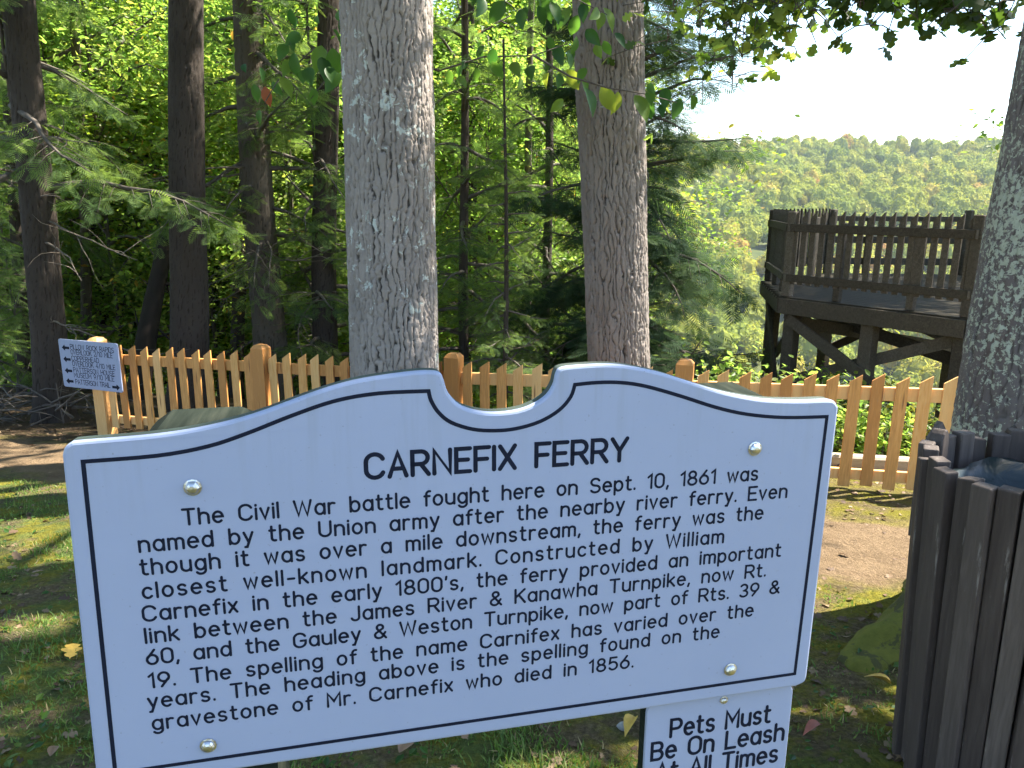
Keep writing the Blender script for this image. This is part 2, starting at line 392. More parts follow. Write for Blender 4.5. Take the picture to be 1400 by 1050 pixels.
dirt = t.mix(t.ramp(n_sp, [(.62, 0.0), (.7, .6)]), dirt, (.32, .25, .18))
floor = t.ramp(n_fine, [(.25, (.035, .024, .014)), (.5, (.09, .062, .038)), (.75, (.17, .12, .075))])
floor = t.mix(t.ramp(n_mid, [(.52, 0.0), (.64, .6)]), floor, (.05, .055, .015))
rightw = t.ramp(t.math('MULTIPLY', t.math('SUBTRACT', X_, -.5), .5, True), [(0, 0.0), (1, .9)])
strip = t.mix(rightw, floor, t.mix(t.ramp(n_mid, [(.4, 0.0), (.6, .8)]), moss, soil))
beyond = t.ramp(t.math('MULTIPLY', t.math('ADD', df, .1), 3.0, True), [(.3, 0.0), (.7, 1.0)])
c = t.mix(beyond, turf, strip); c = t.mix(path, c, dirt)
fardist = t.ramp(t.math('MULTIPLY', Y_, .02, True), [(.4, 0.0), (.8, 1.0)])
c = t.mix(fardist, c, t.ramp(t.noise(pos, .05, 4), [(.3, (.04, .055, .018)), (.7, (.09, .10, .03))]))
t.pbr(c, .95, t.bump(t.math('ADD', t.math('ADD', n_fine, t.math('MULTIPLY', n_sp, .4)), t.math('MULTIPLY', t.noise(pos, 17, 4, .7), 1.2)), 1.0, .04), spec=.1)
g = mesh('ground', np.c_[XX.ravel(), YY.ravel(), ZZ.ravel()], GF, m, None, True)
g['kind'] = 'structure'
def on_path(X, Y):
    return (LN[0][0]*X+LN[0][1]*Y+LN[1] > -.12) & (LF[0][0]*X+LF[0][1]*Y+LF[1] < .12)
def beyond_path(X, Y): return LF[0][0]*X+LF[0][1]*Y+LF[1] > .0
def surf_z(X, Y):
    z = ground_z(X, Y); nw = np.clip(1-(np.hypot(X, Y-4)-8)/8, 0, 1)
    return z + nw*((fbm(X*2.2, Y*2.2, 11, 4)-.47)*.07 + (fbm(X*9, Y*9, 31, 2)-.37)*.022)

# ------------------------------------------------------------------ foliage engines
def rot_basis(d, up, roll=None):
    """rows: x=side, y=dir, z=normal for arrays of dirs"""
    d = d/np.linalg.norm(d, axis=-1, keepdims=True)
    s = np.cross(d, up); s /= np.linalg.norm(s, axis=-1, keepdims=True)+1e-9
    n = np.cross(s, d)
    if roll is not None:
        c, q = np.cos(roll)[:, None], np.sin(roll)[:, None]
        s, n = c*s+q*n, -q*s+c*n
    return s, d, n
def scatter(tv, tf, P, B, S, tint):
    """instances of a template baked: tv (k,3), tf list, P (N,3), B=(s,d,n), S (N,)"""
    s, d, n = B; k = len(tv)
    V = P[:, None, :] + S[:, None, None]*(tv[None, :, 0:1]*s[:, None] + tv[None, :, 1:2]*d[:, None] + tv[None, :, 2:3]*n[:, None])
    N = len(P); F = [(np.asarray(f)[None] + (np.arange(N)*k)[:, None, None]).reshape(-1, len(f[0])) for f in tf]
    return V.reshape(-1, 3), F, np.repeat(tint, k)
LEAF_V = np.array([(0, 0, 0), (-.30, .38, .05), (0, .45, -.03), (.30, .38, .05), (-.20, .75, .02), (.20, .75, .02), (0, 1.0, -.06)])
LEAF_F = [np.array([[0, 2, 1], [0, 3, 2], [4, 6, 2], [2, 6, 5], [1, 2, 4], [2, 3, 5]])]
SIMPLE_V = np.array([(0, 0, 0), (-.34, .5, .04), (0, 1, -.03), (.34, .5, .04)]); SIMPLE_F = [np.array([[0, 3, 2, 1]])]
OVAL_V = [(0, 0, 0)]
for yy, ww in ((.08, .13), (.22, .27), (.4, .35), (.58, .34), (.76, .24), (.9, .11)):
    OVAL_V += [(-ww, yy, .10*ww/.35-.25*yy*yy), (0, yy, -.25*yy*yy), (ww, yy, .10*ww/.35-.25*yy*yy)]
OVAL_V += [(0, 1.03, -.27)]; OVAL_V = np.array(OVAL_V)*np.array([.8, 1, 1])
_q = [];
for k in range(5):
    a = 1+3*k; _q += [[a, a+1, a+4, a+3], [a+1, a+2, a+5, a+4]]
OVAL_F = [np.array(_q), np.array([[0, 2, 1], [0, 3, 2], [16, 17, 19], [17, 18, 19]])]
# lobed oak leaf: strips from the midrib
_half = [(.015, 0), (.03, .08), (.15, .13), (.23, .20), (.21, .27), (.13, .32), (.19, .37), (.34, .44), (.39, .52), (.35, .60), (.20, .64), (.23, .70), (.29, .78), (.26, .86), (.14, .93), (.0, 1.0)]
OAK_V = np.array([(-x, y, .05*abs(x)-.12*y*y) for x, y in _half] + [(0, y, -.12*y*y) for x, y in _half] + [(x, y, .05*abs(x)-.12*y*y) for x, y in _half])
_n = len(_half); OAK_F = [np.array([[i, i+_n, i+1+_n, i+1] for i in range(_n-1)] + [[i+_n, i+2*_n, i+1+2*_n, i+1+_n] for i in range(_n-1)])]

def wander(rng, p, d, L, n, curl=.25, droop=0.0):
    P = [np.array(p, float)]; d = np.array(d, float); d /= np.linalg.norm(d)
    for i in range(n):
        d = d + rng.normal(0, curl, 3)/n**.5 + np.array([0, 0, -droop/n]); d /= np.linalg.norm(d)
        P.append(P[-1]+d*L/n)
    return np.array(P), d

def decid_crown(seed, z0, H, Rad, nl=14, leaf=.13, per=16, clus=.38, sub=6, r0=.09, tmpl=None):
    """limbs and leaves of a broad-leaved crown round the z axis"""
    rng = np.random.RandomState(seed); mb = MB(); anchors = []; mb.tube([(0, 0, z0-.1), (0, 0, (z0+H)/2), (0, 0, H)], [.02, .02, .01], 5)
    for i in range(nl):
        q = (i+rng.rand())/nl; z = z0+(H-z0)*q*.93; az = i*2.4+rng.normal(0, .3)
        prof = math.sin(math.pi*min(1, (.22+.78*q)))**.7 if q > .35 else .75+.5*q
        L = Rad*prof*rng.uniform(.8, 1.1); el = .15+.9*q+rng.normal(0, .12)
        P, d = wander(rng, (0, 0, z), (math.cos(az)*math.cos(el), math.sin(az)*math.cos(el), math.sin(el)), L, 7, .3, .15)
        mb.tube(P, np.linspace(r0*(1.1-.6*q), .012, 8), 6)
        for k in range(sub):
            f = .28+.72*(k+rng.rand())/sub; idx = min(6, int(f*7)); p = P[idx]+(P[idx+1]-P[idx])*(f*7-idx)
            dd = (P[idx+1]-P[idx]); dd /= np.linalg.norm(dd); side = rng.normal(0, 1, 3); side -= side@dd*dd; side /= np.linalg.norm(side); side[2] *= .5
            Q, _ = wander(rng, p, dd*.55+side*.85, L*rng.uniform(.28, .48), 4, .45, .25)
            mb.tube(Q, np.linspace(.02, .005, 5), 4)
            anchors += [Q[1]*.3+Q[2]*.7, Q[3], Q[4], (Q[3]+Q[4])/2+rng.normal(0, .2, 3)]
        anchors += [P[-1], P[-2]]
    A = np.array(anchors); N = len(A)*per
    Pp = np.repeat(A, per, 0) + rng.normal(0, 1, (N, 3))*np.array([clus, clus, clus*.55])
    d = rng.normal(0, 1, (N, 3)); d[:, 2] = d[:, 2]*.5-.25
    up = np.tile([0, 0, 1.0], (N, 1)) + rng.normal(0, .45, (N, 3))
    tint = np.clip(np.repeat(rng.rand(len(A)), per)*.45+rng.rand(N)*.5, 0, .93); tint[rng.rand(N) < .012] = 1
    tv, tf = tmpl or (LEAF_V, LEAF_F)
    V, F, tt = scatter(tv, tf, Pp, rot_basis(d, up), leaf*rng.uniform(.6, 1.2, N), tint)
    return mb, (V, F, tt)

# flat hemlock spray, one unit long
_sv = []; _sf = []
def _tw(p, ang, L, w_):
    c_, s_ = math.sin(ang), math.cos(ang); b = len(_sv)
    for (u_, v_) in ((0, 0), (-w_, L*.45), (0, L), (w_, L*.45)):
        x_ = p[0]+u_*s_+v_*c_; y_ = p[1]-u_*c_+v_*s_
        _sv.append((x_, y_, -.12*(x_*x_+y_*y_)))
    _sf.append([b, b+3, b+2, b+1])
for k in range(8):
    y0 = .06+.115*k; Lk = .42*math.sin(math.pi*(.22+.72*k/8.0))+.05
    for sgn in (-1, 1): _tw((0, y0+.05*(sgn > 0)), sgn*(.95-.03*k), Lk, .023)
_tw((0, .85), 0.0, .22, .02); _tw((0, .0), 0.0, .9, .008)
SPRAY_V = np.array(_sv); SPRAY_F = [np.array(_sf)]

def hemlock_crown(seed, z0, H, Lmax, n=46, spray=.42, dead=8, dead_z=(.5, 3.0), bare=.25, gap=.075):
    """drooping boughs with flat sprays; also bare dead lower branches"""
    rng = np.random.RandomState(seed); mb = MB(); db = MB(); P_, D_, U_ = [], [], []
    alt = 1; mb.tube([(0, 0, z0-.1), (0, 0, (z0+H)/2), (0, 0, H)], [.02, .02, .01], 5)
    for i in range(n):
        q = (i+rng.rand())/n; z = z0+(H-z0)*q**1.25; az = i*2.39996+rng.normal(0, .3)
        L = Lmax*(1-.8*q)*rng.uniform(.45, 1.15); el = rng.uniform(-.25, .5)
        P, d = wander(rng, (0, 0, z), (math.cos(az)*math.cos(el), math.sin(az)*math.cos(el), math.sin(el)), L, 8, .30, rng.uniform(.1, .95))
        mb.tube(P, np.linspace(.028+.008*L, .005, 9), 5)
        m_ = max(5, int(L*9))
        for k in range(m_):
            f = bare+(1-bare)*(k+rng.rand())/m_; idx = min(7, int(f*8)); p = P[idx]+(P[idx+1]-P[idx])*(f*8-idx)
            dd = P[idx+1]-P[idx]; dd /= np.linalg.norm(dd)
            sd_ = np.cross(dd, (0, 0, 1.0)); sd_ /= np.linalg.norm(sd_)+1e-9
            sg = 1 if k % 2 else -1; wl = L*.30*(1.15-f)+.12
            tip = p + (dd*.6+sd_*sg*.9)*wl + np.array([0, 0, -rng.uniform(0, .4)*wl])
            if wl > .35: mb.tube(np.array([p, (p+tip)/2+(0, 0, .03), tip]), [.007, .005, .003], 3)
            for u_ in np.arange(.10, 1.0, max(gap, gap*1.1/max(wl, .1))):
                P_.append(p+(tip-p)*u_); e_ = (tip-p)/np.linalg.norm(tip-p); s2 = np.cross(e_, (0, 0, 1.0)); alt = -alt; v_ = e_*.7+s2*alt*.75+rng.normal(0, .34, 3)+np.array([0, 0, -.22]); D_.append(v_); U_.append(np.array([0, 0, 1.0])+rng.normal(0, .42, 3))
            P_.append(tip); D_.append(tip-p+rng.normal(0, .1, 3)); U_.append(np.array([0, 0, 1.0])+rng.normal(0, .2, 3))
        P_.append(P[-1]); D_.append(d); U_.append(np.array([0, 0, 1.0]))
    if dead: db.tube([(0, 0, dead_z[0]-.05), (0, 0, sum(dead_z)/2), (0, 0, dead_z[1]+.05)], .015, 5)
    for i in range(dead):
        z = rng.uniform(*dead_z); az = rng.uniform(0, 2*np.pi); L = rng.uniform(.7, 2.2)
        P, d = wander(rng, (0, 0, z), (math.cos(az), math.sin(az), rng.uniform(-.25, .25)), L, 8, .35, .2)
        db.tube(P, np.linspace(.018, .004, 9), 5)
        for k in range(5):
            j = rng.randint(2, 8); Q, _ = wander(rng, P[j], d+rng.normal(0, .8, 3), L*rng.uniform(.2, .45), 4, .5, .2); db.tube(Q, np.linspace(.007, .002, 5), 4)
    P_, D_, U_ = map(np.array, (P_, D_, U_)); N = len(P_)
    V, F, tt = scatter(SPRAY_V, SPRAY_F, P_, rot_basis(D_, U_), spray*rng.uniform(.65, 1.2, N), np.clip(rng.rand(N)*.5+.5*rng.rand(N//24+1).repeat(24)[:N], 0, 1))
    return mb, (V, F, tt), db

def trunk_mesh(name, r, H, mat, parent, seed=0, cw=.05, chh=.15, amp=.018, nseg=96, vis=4.5, step=.03, flare=.35, fl_h=.35, below=.4, roots=5, taper=.55, wob=.03, lean=(0, 0)):
    rng = np.random.RandomState(seed)
    z = np.concatenate([np.arange(-below, vis, step), np.linspace(vis, H, 16)])
    th = np.arange(nseg)*2*np.pi/nseg
    Z, T = np.meshgrid(z, th, indexing='ij')
    rad = r*(1-(1-taper)*np.clip(Z/H, 0, 1))
    nc = max(6, int(round(2*np.pi*r/cw)))
    U = T/(2*np.pi)*nc; Vv = Z/chh
    U = U + (pfbm(U*.5, Z*4.0, nc/2, seed+3)-.45)*2.0 + (pfbm(U*2, Z*26, nc*2, seed+4, 2)-.4)*.7
    Vv = Vv + (pfbm(U*.7, Z*5, nc*.7, seed+9)-.45)*1.8
    iu, iv = np.floor(U), np.floor(Vv); f1 = np.full(U.shape, 9.0); f2 = f1.copy(); a1 = np.zeros(U.shape); b1 = a1.copy(); a2 = a1.copy(); b2 = a1.copy()
    for a in (-1, 0, 1):
        for b in (-1, 0, 1):
            cu, cv = iu+a, iv+b; mu = np.mod(cu, nc)
            du = cu+.1+.8*h2(mu, cv, seed+1)-U; dv = cv+.05+.9*h2(mu, cv, seed+2)-Vv; d = np.hypot(du, dv)
            n1_ = d < f1; n2_ = (~n1_) & (d < f2)
            a2 = np.where(n1_, a1, np.where(n2_, du, a2)); b2 = np.where(n1_, b1, np.where(n2_, dv, b2)); f2 = np.where(n1_, f1, np.where(n2_, d, f2))
            a1 = np.where(n1_, du, a1); b1 = np.where(n1_, dv, b1); f1 = np.where(n1_, d, f1)
    hor = np.abs(a2-a1)/(np.abs(a2-a1)+np.abs(b2-b1)+1e-6)
    wide = .16+.42*pfbm(U*.8, Z*5, nc*.8, seed+6, 2)
    e = np.clip((f2-f1)/wide, 0, 1); e = e*e*(3-2*e); e = 1-(1-e)*(.22+.78*np.clip(hor*1.5-.15, 0, 1))
    n3 = pfbm(U*4, Vv*6, nc*4, seed+5, 2)
    ridge = np.clip(e*(.70+.55*n3)+.12*(h2(np.mod(iu, nc), iv, seed+7)-.5), 0, 1.1)
    rad = rad + amp*(ridge-.6)
    rad = rad + r*.04*np.sin(3*T+seed+Z*.4)+r*.09*(fbm(np.cos(T)*1.6+seed, Z*1.3, seed+8, 3)-.45)
    fl = flare*r*np.exp(-np.maximum(Z+.05, 0)/fl_h)*(1+.75*np.cos(roots*T+seed*1.7)) + (Z < 0)*flare*r*.3
    rad = rad + fl
    cx = wob*np.sin(Z*.55+seed)*np.clip(Z/3, 0, 1)+lean[0]*Z; cy = wob*np.cos(Z*.45+seed*2)*np.clip(Z/3, 0, 1)+lean[1]*Z
    V = np.stack([cx+rad*np.cos(T), cy+rad*np.sin(T), Z], -1).reshape(-1, 3)
    n, k = len(z), nseg
    i = np.arange(n-1)[:, None]*k; j = np.arange(k)[None]; j2 = (j+1) % k
    F = np.stack([i+j, i+j2, i+k+j2, i+k+j], -1).reshape(-1, 4)
    return mesh(name, V, [F, np.array([(n-1)*k+np.arange(k)])], mat, parent, True, {'ridge': np.clip(ridge, 0, 1).ravel()})

CR_CACHE = {}
def put_crown(root, key, maker, lmat, rz=0.0, sc=1.0, dz=0.0):
    """limbs + crown (+ dead branches) of a tree; meshes are shared between copies"""
    if key not in CR_CACHE:
        r = maker(); l = r[0].build('limbs', MT['limb'], None, True)
        c = mesh('crown', r[1][0], r[1][1], lmat, None, False, {'tint': r[1][2]})
        d = r[2].build('dead_branches', MT['twig'], None, True) if len(r) > 2 and r[2].n else None
        CR_CACHE[key] = tuple(x.data if x else None for x in (l, c, d)); new = (l, c, d)
    else:
        new = tuple(obj_of(nm, me) if me else None for nm, me in zip(('limbs', 'crown', 'dead_branches'), CR_CACHE[key]))
    for o in new:
        if o is None: continue
        o.parent = root; o.rotation_euler = (0, 0, rz); o.scale = (sc, sc, sc); o.location = (0, 0, dz)
    return new

def tree_base(x, y, D):
    p = px(x, y, D); return (p[0], p[1], gz(p[0], p[1]))

# ------------------------------------------------------------------ big trees
tr = thing('oak_tree', 'thick grey-barked tree with pale lichen flecks standing right behind the big white sign', 'tree', tree_base(539, 480, 6.6))
trunk_mesh('trunk', .365, 24, MT['bark_grey'], tr, 3, .044, .15, .028, 360, 4.4, .009, .35, .3, .3, 5, .75, .01, (.012, 0))
put_crown(tr, 'high_a', lambda: decid_crown(41, 7.5, 23, 6.5, 20, .23, 24, .5, 7, .12), MT['leaf_mid'])
tr = thing('oak_tree', 'tall brown furrowed tree behind the picket fence beside the valley view', 'tree', tree_base(852, 470, 8.6))
trunk_mesh('trunk', .325, 23, MT['bark_brown'], tr, 8, .044, .22, .032, 320, 4.8, .011, .25, .35, .4, 5, 1.3, .012, (-.062, 0))
put_crown(tr, 'high_a', None, None, 1.9, .95, -.5)
OAK = np.array(tree_base(1432, 500, 3.65)); OAK[2] = gz(OAK[0], OAK[1])
tr = thing('oak_tree', 'lichen-covered oak with flared mossy root behind the slatted trash bin at the right', 'tree', OAK)
trunk_mesh('trunk', .375, 20, MT['bark_lichen'], tr, 5, .050, .12, .012, 320, 4.2, .011, .24, .30, .3, 5, .8, .012, (.028, 0))
mb = MB(); e_ = gpx(1196, 905); rt = [OAK+(-.05, -.1, .30), OAK*.75+e_*.25+(0, 0, .17), OAK*.45+e_*.55+(0, 0, .07), e_+(0, 0, -.02), e_+(e_-OAK)*.25+(0, 0, -.14)]
mb.tube(np.array(rt)-OAK, [.26, .24, .20, .14, .08], 14); rm = mb.build('root', MT['root_moss'], tr, True)
sb = rm.modifiers.new('sub', 'SUBSURF'); sb.levels = sb.render_levels = 3; tx_ = bpy.data.textures.new('moss_lumps', 'CLOUDS'); tx_.noise_scale = .13; dm = rm.modifiers.new('lumps', 'DISPLACE'); dm.texture = tx_; dm.strength = .10; dm.mid_level = .5; dm.texture_coords = 'LOCAL'
put_crown(tr, 'high_b', lambda: decid_crown(17, 6.0, 20, 6.6, 22, .20, 24, .5, 8, .13), MT['leaf_oak'], .6)

for (x, y, key, rz, lab) in ((-7.2, 2.2, 'high_b', 4.0, 'tree standing left of the lawn outside the picture'),):
    tr = thing('oak_tree', lab, 'tree', (x, y, gz(x, y)))
    trunk_mesh('trunk', .26, 22, MT['bark_brown'], tr, 50+int(x), .06, .3, .016, 64, 5, .06, .3, .35, .4, 5, .6, .02)
    put_crown(tr, key, None, None, rz, .95, 0)

# forest trunks: x px, y px, depth, width px, material, kind, label
FOREST = [
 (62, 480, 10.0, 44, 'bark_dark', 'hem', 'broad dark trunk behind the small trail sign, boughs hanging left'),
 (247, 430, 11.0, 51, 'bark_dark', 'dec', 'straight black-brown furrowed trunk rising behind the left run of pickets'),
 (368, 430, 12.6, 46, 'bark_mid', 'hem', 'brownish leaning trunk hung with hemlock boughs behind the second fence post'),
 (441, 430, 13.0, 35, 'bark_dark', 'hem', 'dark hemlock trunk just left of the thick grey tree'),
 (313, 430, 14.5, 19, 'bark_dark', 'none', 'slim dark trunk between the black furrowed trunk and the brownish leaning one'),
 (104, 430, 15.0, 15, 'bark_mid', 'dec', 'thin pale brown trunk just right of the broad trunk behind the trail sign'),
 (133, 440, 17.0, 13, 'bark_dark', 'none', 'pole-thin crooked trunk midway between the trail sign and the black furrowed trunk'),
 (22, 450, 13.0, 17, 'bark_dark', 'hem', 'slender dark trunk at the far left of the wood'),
 (82, 400, 18.5, 10, 'bark_dark', 'none', 'thread-thin trunk seen between the broad dark trunk and the thin pale brown one'),
 (178, 410, 19.0, 10, 'bark_mid', 'none', 'slight pole above the leaning dead trunk behind the fence'),
 (480, 400, 16.0, 14, 'bark_mid', 'none', 'thin trunk half hidden by the left edge of the thick grey tree'),
 (640, 400, 17.5, 16, 'bark_dark', 'dec', 'dim slender trunk in the hemlock shade right of the thick grey tree'),
 (715, 400, 15.5, 13, 'bark_mid', 'none', 'thin trunk in the gap midway between the two big trees'),
]
HK = [('hem_d', lambda: hemlock_crown(31, .6, 14, 2.5, 160, .31, 6, (.4, 2.5), .12, .06)), ('hem_a', lambda: hemlock_crown(5, 2.9, 11, 2.7, 30, .24, 12, (.5, 4.0))), ('hem_b', lambda: hemlock_crown(9, 2.4, 10, 2.6, 30, .24, 14, (.5, 3.8))), ('hem_c', lambda: hemlock_crown(14, .8, 10, 2.5, 44, .25, 8, (.4, 2.5), .15))]
hi = 0
for k, (x, y, D, wpx, mt, kind, lab) in enumerate(FOREST):
    b = tree_base(x, y, D); r = wpx/2/FPX*D
    tr = thing('hemlock_tree' if kind == 'hem' else 'forest_tree', lab, 'tree', b, 0, 'tree trunks in the shady wood')
    H = 14 if r > .15 else 11
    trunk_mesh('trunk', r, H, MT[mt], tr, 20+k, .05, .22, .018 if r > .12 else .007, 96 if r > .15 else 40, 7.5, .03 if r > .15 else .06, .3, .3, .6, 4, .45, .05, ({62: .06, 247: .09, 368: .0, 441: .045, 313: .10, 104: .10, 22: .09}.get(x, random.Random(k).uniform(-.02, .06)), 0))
    if kind == 'hem':
        key, mk = HK[1+hi % 3]; hi += 1
        put_crown(tr, key, mk, MT['hemlock'], k*1.3, 1.0, 0)
    elif kind == 'dec':
        put_crown(tr, 'high_c', lambda: decid_crown(77, 6.5, 15, 3.2, 12, .15, 10, .5, 6, .08), MT['leaf_mid'], k*1.1, H/15.0)

# hemlocks without a trunk in plain view
HEM2 = [
 (852, 400, 12.4, 'hem_d', 1.0, .4, 'hemlock behind the brown furrowed tree, its boughs edging the valley view'),
 (635, 400, 13.2, 'hem_c', .95, 0.7, 'hemlock right beside the right edge of the thick grey tree, set back in the wood'),
 (745, 400, 14.0, 'hem_c', 1.0, 4.1, 'hemlock in the middle of the gap between the two big trees'),
 (-60, 380, 11.0, 'hem_c', .9, 1.0, 'hemlock at the left picture edge with dark boughs hanging before the trunks'),
 (690, 420, 10.6, 'hem_c', .42, 2.6, 'young hemlock just behind the pickets between the two big trees'),
]
for k, (x, y, D, key, sc, rz, lab) in enumerate(HEM2):
    b = tree_base(x, y, D)
    tr = thing('hemlock_tree', lab, 'tree', b, 0, 'hemlocks among the trunks')
    trunk_mesh('trunk', .10*sc, 11*sc, MT['bark_dark'], tr, 60+k, .04, .15, .006, 32, 5, .08, .3, .2, .5, 4, .3, .04)
    put_crown(tr, key, dict(HK)[key], MT['hemlock_dark' if key == 'hem_d' else 'hemlock'], rz, sc)

# broad-leaved trees down the slope behind
BK = [('back_a', lambda: decid_crown(101, 2.0, 17, 4.4, 26, .15, 30, .50, 6, .07)), ('back_b', lambda: decid_crown(102, 3.0, 20, 4.8, 28, .15, 30, .50, 6, .08)), ('back_c', lambda: decid_crown(103, 1.2, 14, 4.0, 24, .14, 32, .46, 6, .06))]
rng = np.random.RandomState(4)
BACK = [(-60, 19), (45, 20), (150, 19), (205, 23), (290, 20), (395, 20), (455, 24), (505, 20), (612, 22), (690, 21), (715, 24), (-10, 26), (90, 28), (180, 31), (265, 29), (345, 27), (420, 33), (540, 30), (630, 31), (735, 28), (690, 34), (20, 40), (130, 44), (235, 41), (330, 45), (470, 43), (590, 44), (700, 42), (-110, 24), (-120, 36), (560, 26), (700, 46)]
for k, (x, D) in enumerate(BACK):
    b = tree_base(x, 420, D); key, mk = BK[k % 3]; sc = rng.uniform(.95, 1.25)*(1+.012*(D-20))
    tr = thing('broadleaf_tree', 'sunlit yellow-green broad-leaved tree down the slope behind the dark trunks', 'tree', b, 0, 'broad-leaved trees down the slope')
    trunk_mesh('trunk', .075*sc, (1.6+.25*D-b[2])*.85, MT['bark_mid'], tr, 90+k, .05, .2, .006, 20, 8, .3, .3, .2, .8, 4, .4, .06)
    H_ = {'back_a': 18, 'back_b': 21, 'back_c': 15}[key]; sz = (1.6+.25*D+.6+rng.uniform(-.5, 1.5)-b[2])/H_
    for o_ in put_crown(tr, key, mk, MT['leaf_yellow'] if k % 3 != 1 else MT['leaf_mid'], rng.uniform(0, 6.28), sc):
        if o_: o_.scale = (sc, sc, sz)
UN = [('under_a', lambda: decid_crown(111, .7, 7.5, 2.3, 20, .115, 22, .34, 6, .03)), ('under_b', lambda: decid_crown(112, 1.2, 9, 2.6, 20, .12, 22, .36, 6, .035))]
for k, (x, D, lab) in enumerate([(12, 14.6, 'bushy sunlit young tree at the far left edge of the wood'), (160, 15.2, 'young yellow-green tree behind the trail sign and the leaning dead tree'), (292, 15.6, 'young leafy tree right of the black furrowed trunk'), (405, 15.0, 'young leafy tree between the brownish trunk and the dark hemlock trunk'),
        (500, 17.2, 'young tree behind the thick grey tree, leaves showing along its left edge'), (668, 16.2, 'young bright tree in the gap right of the thick grey tree'), (745, 17.0, 'young bright tree a little left of the brown furrowed tree'), (75, 17.5, 'young tree behind the broad dark trunk near the trail sign'), (230, 17.0, 'young tree right behind the black furrowed trunk'), (345, 18.0, 'young tree behind the brownish hemlock trunk')]):
    b = tree_base(x, 420, D); key, mk = UN[k % 2]
    tr = thing('young_tree', lab, 'tree', b, 0, 'young trees in the understory')
    sc = .45 if x == 890 else rng.uniform(.9, 1.15)
    trunk_mesh('trunk', .035, 7.0*sc, MT['bark_mid'], tr, 140+k, .05, .2, .003, 14, 6, .3, .3, .2, .8, 4, .4, .05)
    put_crown(tr, key, mk, MT['leaf_yellow'], rng.uniform(0, 6.28), sc)

x, y = 12.6, 13.4; tr = thing('broadleaf_tree', 'unseen tall leafy tree right of the overlook deck, added to shade its floor', 'tree', (x, y, gz(x, y)))  # added out of view to cast shade on the deck floor
trunk_mesh('trunk', .14, 14, MT['bark_mid'], tr, 171, .05, .2, .006, 24, 8, .3, .3, .2, .8, 4, .4, .06); put_crown(tr, 'back_b', None, None, 1.0, .84)

# leaning dead trunk and brush
p0 = px(176, 470, 12.2); p1 = px(222, 345, 12.9); p0[2] = gz(p0[0], p0[1])
mb = MB(); P, _ = wander(np.random.RandomState(3), p0-(p1-p0)*.1, p1-p0, np.linalg.norm(p1-p0)*1.25, 10, .12)
mb.tube(P, np.linspace(.19, .12, 11), 12)
for k in range(7):
    rr = np.random.RandomState(k); Q, _ = wander(rr, P[4+k % 6], rr.normal(0, 1, 3), .7, 5, .4); mb.tube(Q, np.linspace(.03, .006, 6), 5)
tag(mb.build('leaning_dead_tree', MT['bark_dark'], None, True), 'dead leaning trunk stub with broken branches behind the left pickets', 'dead tree')
rng = np.random.RandomState(12); mb = MB()
for k in range(48):
    p = px(rng.uniform(-40, 118), 560, rng.uniform(9.3, 10.8)); p[2] = gz(p[0], p[1])+rng.uniform(0, .35)
    Q, d = wander(rng, p, (rng.normal(), rng.normal()*.5, rng.uniform(-.1, .45)), rng.uniform(.5, 1.6), 6, .35, .1)
    mb.tube(Q, np.linspace(rng.uniform(.008, .02), .003, 7), 4)
    for q in range(2):
        S, _ = wander(rng, Q[rng.randint(2, 6)], d+rng.normal(0, .7, 3), .4, 3, .4); mb.tube(S, np.linspace(.006, .002, 4), 3)
tag(mb.build('brush_pile', MT['limb'], None, True), 'tangled pile of dead branches on the forest floor left of the trail sign', 'brush')

# broad-leaved sapling behind the thick grey tree: twigs either side, big oval leaves
rng = np.random.RandomState(21)
b = tree_base(548, 480, 7.25); tr = thing('magnolia_sapling', 'sapling with large oval green leaves reaching out on both sides of the thick grey tree', 'sapling', b)
b = np.array(b); mb = MB(); top = px(548, 60, 7.3)
stem = np.array([b+(0, 0, -.2), b+(0, 0, .9), (b+top)/2+(0.03, 0, 0), top, px(552, -60, 7.3)]); mb.tube(stem-b, [.035, .032, .027, .02, .012], 8)
BR = [[(548, 75, 7.3), (600, 97, 7.2), (660, 78, 7.1), (730, 76, 6.9), (775, 60, 6.8)], [(730, 76, 6.9), (780, 105, 6.8), (830, 120, 6.7), (880, 128, 6.7), (925, 140, 6.8)], [(548, 70, 7.3), (480, 88, 7.2), (430, 66, 7.1), (380, 110, 7.0), (362, 140, 7.0)],
      [(480, 88, 7.2), (445, 110, 7.1), (425, 135, 7.1)], [(552, -20, 7.3), (640, -25, 7.1), (760, -15, 6.9), (830, 20, 6.8)]]
for q in BR: mb.tube(np.array([px(*s) for s in q])-b, np.linspace(.011, .004, len(q)), 5)
mb.build('trunk', MT['limb'], tr, True)
LP = [(760, 62, 1), (801, 40, 1), (790, 20, 1), (825, 10, 1), (775, 95, 1), (800, 120, 1.1), (822, 118, 1.15), (845, 125, 1), (868, 130, 1.1), (890, 132, 1), (930, 135, .9), (750, 100, .8), (725, 90, .8), (700, 85, .8), (672, 84, .7),
      (650, 92, .7), (632, 90, .6), (735, 8, 1), (690, 0, 1), (660, -5, 1), (712, 12, .9), (840, 45, .8), (910, 120, .9), (945, 130, .8), (815, 60, .9), (780, 10, 1), (750, -8, 1),
      (402, 72, 1), (384, 105, 1), (440, 62, 1), (455, 40, 1), (440, 78, 1), (466, 100, 1), (362, 118, .8), (372, 112, .8), (420, 92, .9), (455, 65, 1.1), (470, 20, 1), (430, 120, .7), (410, 45, .8), (392, 60, .8), (476, 55, 1), (355, 150, .6)]
for _ in range(46):
    x_, y_, s_ = LP[rng.randint(0, 43)]; LP.append((x_+rng.normal(0, 22), y_+rng.normal(-6, 16), s_*rng.uniform(.6, .95)))
